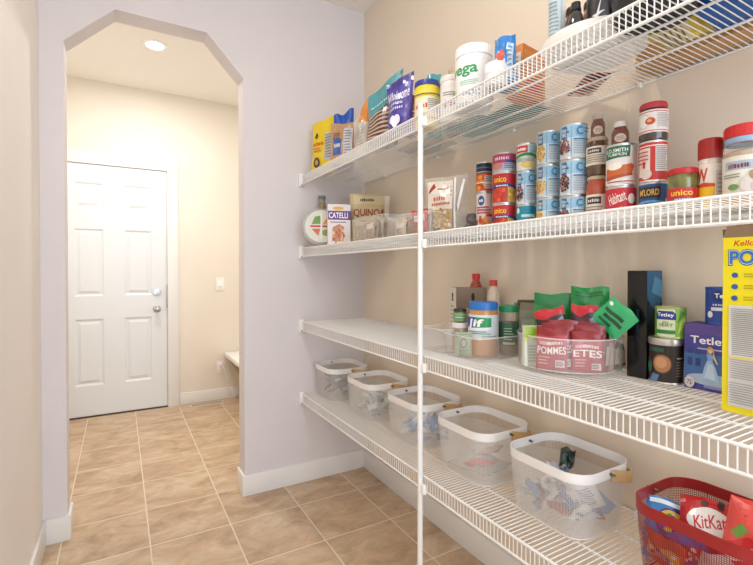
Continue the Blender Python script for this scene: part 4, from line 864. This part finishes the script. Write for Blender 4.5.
# purple tea box: face parallel to the shelf front
xp = 1.187; y1 = xp/math.tan(azi(685)); y0 = y1-.145
hp = zat(685, 322.5, math.hypot(xp, y1))-Z3
aP = Art().rect(0, 0, 1, 1, '44449a').rect(0, .84, 1, 1, '5a4a96').rect(0, .12, 1, .55, '3f6aa8').text('Tetley', .36, .74, .54, .15, 'f4f2fa', .035).ell(.45, .17, .42, .09, 'a9bfd8', 24).rect(.05, .36, .12, .48, '24407c').rect(.17, .36, .24, .48, '24407c').rect(.05, .54, .12, .62, '2c4a8a').rect(.17, .54, .24, .62, '2c4a8a').lines(.2, .6, .60, .66, 1, 'b4b8dc')
aP.poly([(0.260, .16), (0.520, .16), (0.460, .36), (0.410, .46), (0.340, .46), (0.300, .36)], '9fc0e6').poly([(0.300, .2), (0.460, .18), (0.420, .4), (0.360, .42)], 'c2d8f0').poly([(0.350, .46), (0.420, .46), (0.430, .56), (0.340, .56)], '7ea8dc').ell(.385, .61, .032, .045, 'e2c0a2', 12).poly([(0.330, .5), (0.350, .66), (0.390, .68), (0.435, .64), (0.460, .46), (0.430, .56), (0.410, .64), (0.360, .63)], 'c9a05a').poly([(0.420, .52), (0.480, .42), (0.495, .43), (0.440, .55)], 'e2c0a2')
aP.poly([(.56, .2), (.95, .2), (1, .6), (.64, .5)], '9a7a72').ell(.09, .10, .075, .085, 'd8cfd0', 18).text('72', .09, .10, .07, .07, '4a3a86', .02).rect(.3, .05, .7, .09, '8a8ac0')
boxy('purple and blue tea box with a girl in blue dress, lettered Tetley', xp+.034, (y0+y1)/2, Z3, .145, .066, hp, -PI/2, '3d3580', aP, left=Art().rect(0, 0, 1, 1, '4a3f90').lines(.2, .8, .2, .8, 6, '7a74b8'))
zP = Z3+hp+.0005
x, y, r, D = cyl_place(705, 738, 1.22); h = zat(712, 287, D-r*.5)-zP
aT2 = Art().rect(0, 0, 1, 1, '23479c').poly([(.2, .62), (.8, .62), (.8, .88), (.72, .96), (.28, .96), (.2, .88)], '15307c').text('Tetley', .5, .79, .52, .18, 'ffffff', .04).rect(.15, .36, .85, .46, 'd9dcea').ell(.12, .24, .08, .1, 'e9e2ea').ell(.62, .15, .2, .12, 'c07850').scribble(.45, .54, .5, .05, 'd9dcea', 6)
can('blue tea tin lettered Tetley on top of the purple tea box', x, y, zP, r, h, '23479c', aT2, name='tea_tin', cat='tin', metal=mat('3a58a8', .3, .5), extra=.25)
# cereal box
xc = 1.05; yc1 = xc/math.tan(azi(722.5)); yc0 = yc1-.2
hc = zat(722.5, 238, math.hypot(xc, yc1))-Z3
aCe = Art().rect(0, 0, 1, 1, 'efe014').text("Kellogg's", .235, .962, .29, .042, 'd0242e', .03, .2)
aCe.text('POPS', .245, .885, .40, .095, '174a96', .14).text('POPS', .245, .886, .385, .083, 'f4f6fa', .08).text('POPS', .245, .886, .375, .076, '2a78c8', .05)
for k, yy in enumerate((.785, .72, .655)): aCe.ell(.105, yy, .028, .015, '2a5aa8', 14).lines(.18, .7, yy-.014, yy+.014, 2, 'b59c1c', .4)
aCe.rect(.06, .04, .94, .615, 'd9d9d4').lines(.09, .9, .33, .60, 24, '9a9a98', .45).lines(.09, .9, .2, .315, 9, 'a8a8a6', .45).lines(.09, .9, .06, .185, 9, 'a0a0a0', .45).rect(.06, .318, .94, .326, 'e6d428')
boxy("tall yellow cereal box lettered Kellogg's POPS with open top", xc+.03, (yc0+yc1)/2, Z3, .2, .058, hc, -PI/2-.04, 'efe014', aCe, left=Art().rect(.2, .1, .8, .9, 'e4d410').lines(.25, .75, .15, .85, 14, 'b8a81a'), name='cereal_box', flaps='8a7258')

# ================================================================== SHELF 4: mesh baskets
Z4 = SZ[3]+EPS
WM = mesh_mat('e6e5e2', .0042, .235); RM = mesh_mat('8a1f1e', .0042, .3)
BAND = mat('f2f1ef', .35); RBAND = mat('9c2424', .35); WOOD = mat('dcb680', .5, noise=.08, nscale=25)
def rr(hx, hy, rad, z, n=7):
    pts = []
    for cx, cy, a0 in ((hx-rad, hy-rad, 0), (-hx+rad, hy-rad, PI/2), (-hx+rad, -hy+rad, PI), (hx-rad, -hy+rad, 1.5*PI)):
        for i in range(n+1): a = a0+PI/2*i/n; pts.append(Vector((cx+rad*math.cos(a), cy+rad*math.sin(a), z)))
    return pts
BW, BL, BHH = .232, .262, .175
def basket(label, cx, cy, mesh, band, rot=0, handle=True, cat='basket'):
    t = thing('mesh_basket', label, cat, (cx, cy, Z4), rot, 'mesh baskets on the lowest shelf')
    hx, hy = BW/2, BL/2
    prof = [(.80, .0, .045), (.86, .003, .05), (.895, .012, .054), (.93, .05, .058), (.965, .10, .06), (.99, .152, .062)]
    L = [rr(hx*k, hy*k, rd, z) for k, z, rd in prof]; n = len(L[0])
    peri = [0]
    for i in range(n): peri.append(peri[-1]+(L[-1][(i+1) % n]-L[-1][i]).length)
    m = MB(); vs = sum(L, []); fs = []; uv = []
    for k in range(len(L)-1):
        za, zb = prof[k][1]+(.0 if k else -.02), prof[k+1][1]
        for i in range(n):
            j = (i+1) % n; fs.append([k*n+i, k*n+j, (k+1)*n+j, (k+1)*n+i]); uv.append([(peri[i], za), (peri[i+1], za), (peri[i+1], zb), (peri[i], zb)])
    fs.append(list(range(n))[::-1]); uv.append([(p.x, p.y) for p in L[0]][::-1])
    m.add(vs, fs, mesh, uv); m.build('mesh_body', t, angle=60)
    m = MB(); o_ = rr(hx, hy, .062, .150)+rr(hx+.0005, hy+.0005, .062, BHH)+rr(hx-.002, hy-.002, .06, BHH)+rr(hx-.0025, hy-.0025, .06, .150)
    fs = []
    for k in range(4):
        for i in range(n): j = (i+1) % n; fs.append([k*n+i, k*n+j, ((k+1) % 4)*n+j, ((k+1) % 4)*n+i])
    m.add(o_, fs, band); m.build('rim_band', t, angle=50)
    m = MB(); m.tube([p+Vector((0, 0, .003)) for p in rr(hx*.86, hy*.86, .05, .0)], .0016, band, 6, closed=True); m.build('base_wire', t)
    if handle:
        # bent wooden strip folded down behind: pivots at the middle of both short ends
        g = .006; pts = []
        for a, b in ((0, -hy-g), (.05, -hy-g), (hx-.05, -hy-g-.001)): pts.append((a, b))
        for i in range(1, 7): an = -PI/2+PI/2*i/7; pts.append((hx-.05+(.05+g-.002)*math.cos(an), -hy+.05-(.05+g)*-math.sin(an)))
        up = pts+[(hx+g-.002, -hy+.05), (hx+g-.002, 0)]
        full = up+[(a, -b) for a, b in up[::-1][1:]]
        m = MB(); vs = []
        for a, b in full:
            zc = .160-.03*max(0, a)/hx
            nx, ny = 0, 0
            for off, dz in ((0, -.0145), (0, .0145)): vs.append((a, b, zc+dz))
            sgn = .0035
            cx_, cy_ = (a-hx*.3), b; l = math.hypot(cx_, cy_)
            for off, dz in ((0, -.0145), (0, .0145)): vs.append((a+cx_/l*sgn, b+cy_/l*sgn, zc+dz))
        fs = []
        K = len(full)
        for i in range(K-1):
            o1, o2 = i*4, (i+1)*4
            for a, b in ((0, 1), (1, 3), (3, 2), (2, 0)): fs.append([o1+a, o2+a, o2+b, o1+b])
        fs += [[0, 2, 3, 1], [(K-1)*4+k for k in (0, 1, 3, 2)]]
        m.add(vs, fs, WOOD); m.build('wooden_handle', t, angle=50, fixn=True)
    for sg in (-1, 1):
        m = MB(); m.lathe([(0, -.0135), (.0028, -.0135), (.0036, -.012), (.0036, .012), (.0028, .0135), (0, .0135)], mat('6f6d6b', .3, .8), 12, Matrix.Translation((0, sg*hy, .163)) @ rotx(PI/2)); m.build('pivot_screw', t)
    return t
BK = [(1.045, 2.21), (1.062, 1.845), (1.075, 1.49), (1.075, 1.15), (1.085, .822), (1.10, .462)]
bl = ['white mesh basket of grey snack packets, farthest along the lowest shelf', 'white mesh basket of silver packets, second from the far wall',
      'white mesh basket of blue and white packets behind the pole', 'nearly empty white mesh basket with one red packet beside the pole',
      'large white mesh basket of mixed colourful snack bars, next to the red basket', 'red mesh basket of chocolate packs at the near end of the lowest shelf']
for i, (cx, cy) in enumerate(BK): basket(bl[i], cx, cy, RM if i == 5 else WM, RBAND if i == 5 else BAND, handle=i != 5)
def fill(cx, cy, n, cols, label, group, zmax, w=(.05, .08), h=(.07, .1), seed=0, artf=None, spread=.08, spy=.09, xo=0, yo=0, d=.016):
    R = random.Random(seed)
    for i in range(n):
        k = i/max(1, n-1); c_ = R.choice(cols)
        ww, hh = R.uniform(*w), R.uniform(*h)
        z = Z4+.014+d*.6+zmax*k
        tilt = R.uniform(.9, 1.5) if k < .6 else R.uniform(.3, 1.3)
        sx = spread-hh*.35; sy = spy-hh*.3
        z = max(z, Z4+.012+abs(math.cos(tilt))*hh*.5)
        a = artf(R, c_) if artf else Art().rect(.1, .3, .9, .7, R.choice(['e9e9ea', 'c9ccd2', 'dfe4ea'])).rect(.2, .42, .8, .56, R.choice(cols))
        pouch(label, cx+xo+R.uniform(-sx, sx), cy+yo+R.uniform(-sy, sy), z, ww, hh, d, (tilt, R.uniform(-.4, .4), R.uniform(0, 6.28)), c_, a, group=group, seed=seed*50+i, stand=False, wob=.2, name='snack_packet', cat='packet', centre=True)
fill(*BK[0], 44, ['66656c', '84838c', '4f4e58', 'a4a3aa', '7a7886'], 'small grey foil packet heaped in the farthest mesh basket', 'grey packets in the farthest basket', .095, seed=1, w=(.035, .05), h=(.045, .065))
fill(*BK[1], 40, ['a9adb3', 'c4c6ca', '8c9096', 'd8dadd', 'b9bfb9'], 'small silver foil packet heaped in the second mesh basket', 'silver packets in the second basket', .07, seed=2, w=(.035, .05), h=(.045, .065))
fill(*BK[2], 40, ['6f9fd8', '8fb8e6', 'c9d8ea', '4f86c8', 'dfe6ee'], 'small blue and white packet heaped in the third mesh basket', 'blue packets in the third basket', .05, seed=3, w=(.035, .05), h=(.045, .065))
pouch('red and pink packet lying in the nearly empty mesh basket', 1.02, 1.10, Z4+.055, .07, .09, .022, (1.25, .1, .3), 'd8584e', Art().rect(.15, .25, .85, .75, 'e9a08a').rect(.3, .4, .7, .6, 'f0d9c8'), seed=91, stand=False, wob=.2, name='snack_packet', cat='packet', centre=True)
pouch('dusty pink packet leaning above the red one in the basket', 1.06, 1.09, Z4+.09, .07, .08, .02, (1.1, .1, .5), 'b98a86', Art().rect(.1, .3, .9, .7, 'c9a09c'), seed=92, stand=False, wob=.2, name='snack_packet', cat='packet', centre=True)
pouch('clear crinkled wrapper flat on the bottom of the nearly empty basket', 1.06, 1.14, Z4+.03, .14, .17, .04, (1.5, 0, .2), 'dcdad6', None, seed=93, stand=False, wob=.2, name='wrapper', cat='wrapper', centre=True, bm_mat=clear('e6e4e0', .5, .2, 'w'))
def bar(R, c_):
    k = R.randrange(3)
    a = Art().rect(0, .25, 1, .75, R.choice(['b8443a', 'e6e4e2', '4a6aa8', 'c8c2bc', '8fb0d4'])).rect(.1, .4, .9, .6, R.choice(['f2f0ec', '2f4f9a', 'd9463a'])).rect(0, .9, 1, .94, 'd9d9dc')
    return a
fill(*BK[4], 40, ['b8564c', 'd9dadd', '6f8fbc', 'd4d6da', 'e2ddd6', '5a76a8', 'c4c8ce', '9fb2c8', 'b04a44'], 'small bright snack bar heaped in the big white basket', 'snack bars in the big white basket', .05, seed=5, w=(.035, .05), h=(.06, .09), artf=bar, spread=.092, spy=.11)
pouch('dark green foil packet standing at the back inside the big white basket', 1.155, .87, Z4+.125, .04, .055, .03, (.1, .1, face_cam(1.155, .87)), '2c3f38', Art().rect(.2, .2, .5, .8, '5f7f70'), seed=97, stand=False, wob=.4, name='snack_packet', cat='packet', centre=True)
pouch('white bar wrapper with printed facts leaning in the big white basket', 1.05, .73, Z4+.10, .06, .10, .016, (.5, -.4, face_cam(1.05, .75)), 'e0dfe0', Art().rect(.1, .1, .9, .9, 'eceaea').lines(.15, .85, .15, .85, 9, '8a8a90', .4), seed=98, stand=False, wob=.1, name='snack_packet', cat='packet', centre=True)
# red basket
bx, by = BK[5]
def look(u, v, z):
    p = at(u, v, Z=z); return p.x, p.y
def place_front(label, u, v, X, w, h, d, rx, ry, ex, base, art, seed, nm='chocolate_pack', cat='pack'):
    p = at(u, v, X=X)
    return pouch(label, p.x, p.y, p.z, w, h, d, (rx, ry, face_cam(p.x, p.y, ex)), base, art, seed=seed, stand=False, wob=.1, name=nm, cat=cat, centre=True)
aGum = Art().rect(0, 0, 1, 1, '2a86d0').ell(.52, .62, .34, .26, '5a3a90').ell(.5, .64, .28, .2, 'e6c23c').dots(.2, .45, .85, .8, 18, .06, .05, ['d93a3a', 'f0e04a', '4aa84a', '8a4ac0', 'f2f2f0'], 14).rect(.05, .9, .95, .97, 'e9f2f8').scribble(.5, .33, .7, .1, 'f2f0ea', 5)
place_front('blue candy bag with a bright burst, left in the red basket', 670, 531, 1.085, .10, .13, .03, -.35, .12, .15, '2a86d0', aGum, 101)
aKK = Art().rect(0, 0, 1, 1, 'c41c24').ell(.47, .60, .36, .23, 'f2ece8', 28).text('KitKat', .46, .60, .5, .22, 'c8202a', .03, .15, .22).dots(.7, .6, 1.0, .95, 5, .05, .05, ['5a2a1c', '3a1a14'], 3).dots(.3, .86, .75, 1.0, 4, .06, .05, ['4a2218', '2f1510'], 5).dots(.8, .1, 1, .4, 4, .045, .045, ['e9d9cc', '4a2218'], 7)
place_front('red chocolate bag lettered KitKat in the red basket', 712, 530, 1.10, .115, .12, .045, -.5, .0, 0, 'c41c24', aKK, 102)
aSt = Art().rect(0, 0, 1, 1, 'd02a2e').poly([(.0, .3), (.3, .5), (.6, .4), (1, .7), (1, 1), (0, 1)], 'e04a42').poly([(.08, .5), (.2, .66), (.3, .56), (.18, .44)], '6a9a3a').poly([(.1, .1), (.5, .25), (.45, .4), (.05, .25)], 'f0e2dc').scribble(.55, .25, .4, .06, 'c8303a', 6)
place_front('red pack with strawberry print at the near side of the red basket', 766, 545, 1.09, .13, .14, .035, -.45, .1, -.1, 'd02a2e', aSt, 103)
for i, (dx, dy, z, c_, nm) in enumerate(((-.055, .075, .05, 'cf5a3a', 'orange and red'), (-.05, .03, .075, '3a62b8', 'blue lettered'), (-.045, -.03, .055, 'd9c9c4', 'clear and pink'), (-.03, -.085, .06, 'c8342e', 'bright red'), (.03, .04, .035, '8a2f5a', 'plum'), (.04, -.05, .04, 'b8302a', 'dark red'), (-.02, .085, .03, 'a8a0c0', 'lilac'), (.0, 0, .02, 'd97a3a', 'orange'))):
    pouch(nm+' candy packet low in the red basket', bx+dx, by+dy, Z4+.012+z, .08, .10, .022, (.4 if dx < -.03 else 1.3, .2*(-1)**i, face_cam(bx+dx, by+dy, .1*i-.3)), c_, Art().rect(.1, .3, .9, .7, ['e8b03c', 'c83a4a', 'e9e0dc', 'f0d0c8'][i % 4]).dots(.2, .3, .8, .7, 8, .06, .06, ['d9403a', 'e9e4de', '4a5ac0'], i), seed=110+i, stand=False, wob=.2, name='candy_packet', cat='packet', centre=True)

# ------------------------------------------------------------------ LIGHT
def area(name, loc, size, power, col, rot=(0, 0, 0), shape='DISK', sy=None, spread=None):
    l = bpy.data.lights.new(name, 'AREA'); l.shape = shape; l.size = size; l.energy = power; l.color = col
    if sy: l.size_y = sy
    if spread: l.spread = spread
    o = bpy.data.objects.new(name, l); C.objects.link(o); o.location = loc; o.rotation_euler = rot
    return o
area('pantry_ceiling_lamp', (.22, .9, 2.66), .22, 8.5, (1, .90, .78))
area('hall_downlight', (cp.x, cp.y, 2.69), .12, 16, (1, .95, .90))
area('hall_daylight_fill', (1.85, 3.35, 1.5), 1.2, 7.5, (.90, .95, 1), (0, -PI/2, 0), 'SQUARE')  # soft cool fill added at the hall's unseen side; no window there
area('hall_fill', (-.85, 3.3, 1.7), 1.2, 4, (.95, .97, 1), (0, PI/2, 0), 'SQUARE')
area('rear_daylight_fill', (.45, -1.5, 1.5), 1.6, 36, (.79, .885, 1), (PI/2, 0, 0), 'RECTANGLE', 2.2)  # large cool fill added behind the camera at the open end
w = bpy.data.worlds.new('sky'); bpy.context.scene.world = w; w.use_nodes = True
bg = w.node_tree.nodes['Background']; bg.inputs[0].default_value = (.80, .88, 1, 1); bg.inputs[1].default_value = .8

# ------------------------------------------------------------------ CAMERA
cam = bpy.data.cameras.new('camera'); co = bpy.data.objects.new('camera', cam); C.objects.link(co)
cam.sensor_fit = 'HORIZONTAL'; cam.sensor_width = 36; cam.lens = CF/753*36; cam.shift_y = CSH/753; cam.clip_start = .02
co.location = (0, 0, CZ); co.rotation_euler = (PI/2+CPIT, 0, -CYAW)
sc = bpy.context.scene; sc.camera = co
sc.view_settings.view_transform = 'Standard'; sc.view_settings.look = 'None'; sc.view_settings.exposure = .25
sc.cycles.use_denoising = True; sc.cycles.max_bounces = 10; sc.cycles.transparent_max_bounces = 32; sc.cycles.diffuse_bounces = 5
sc.cycles.sample_clamp_indirect = 6
bpy.context.view_layer.update()
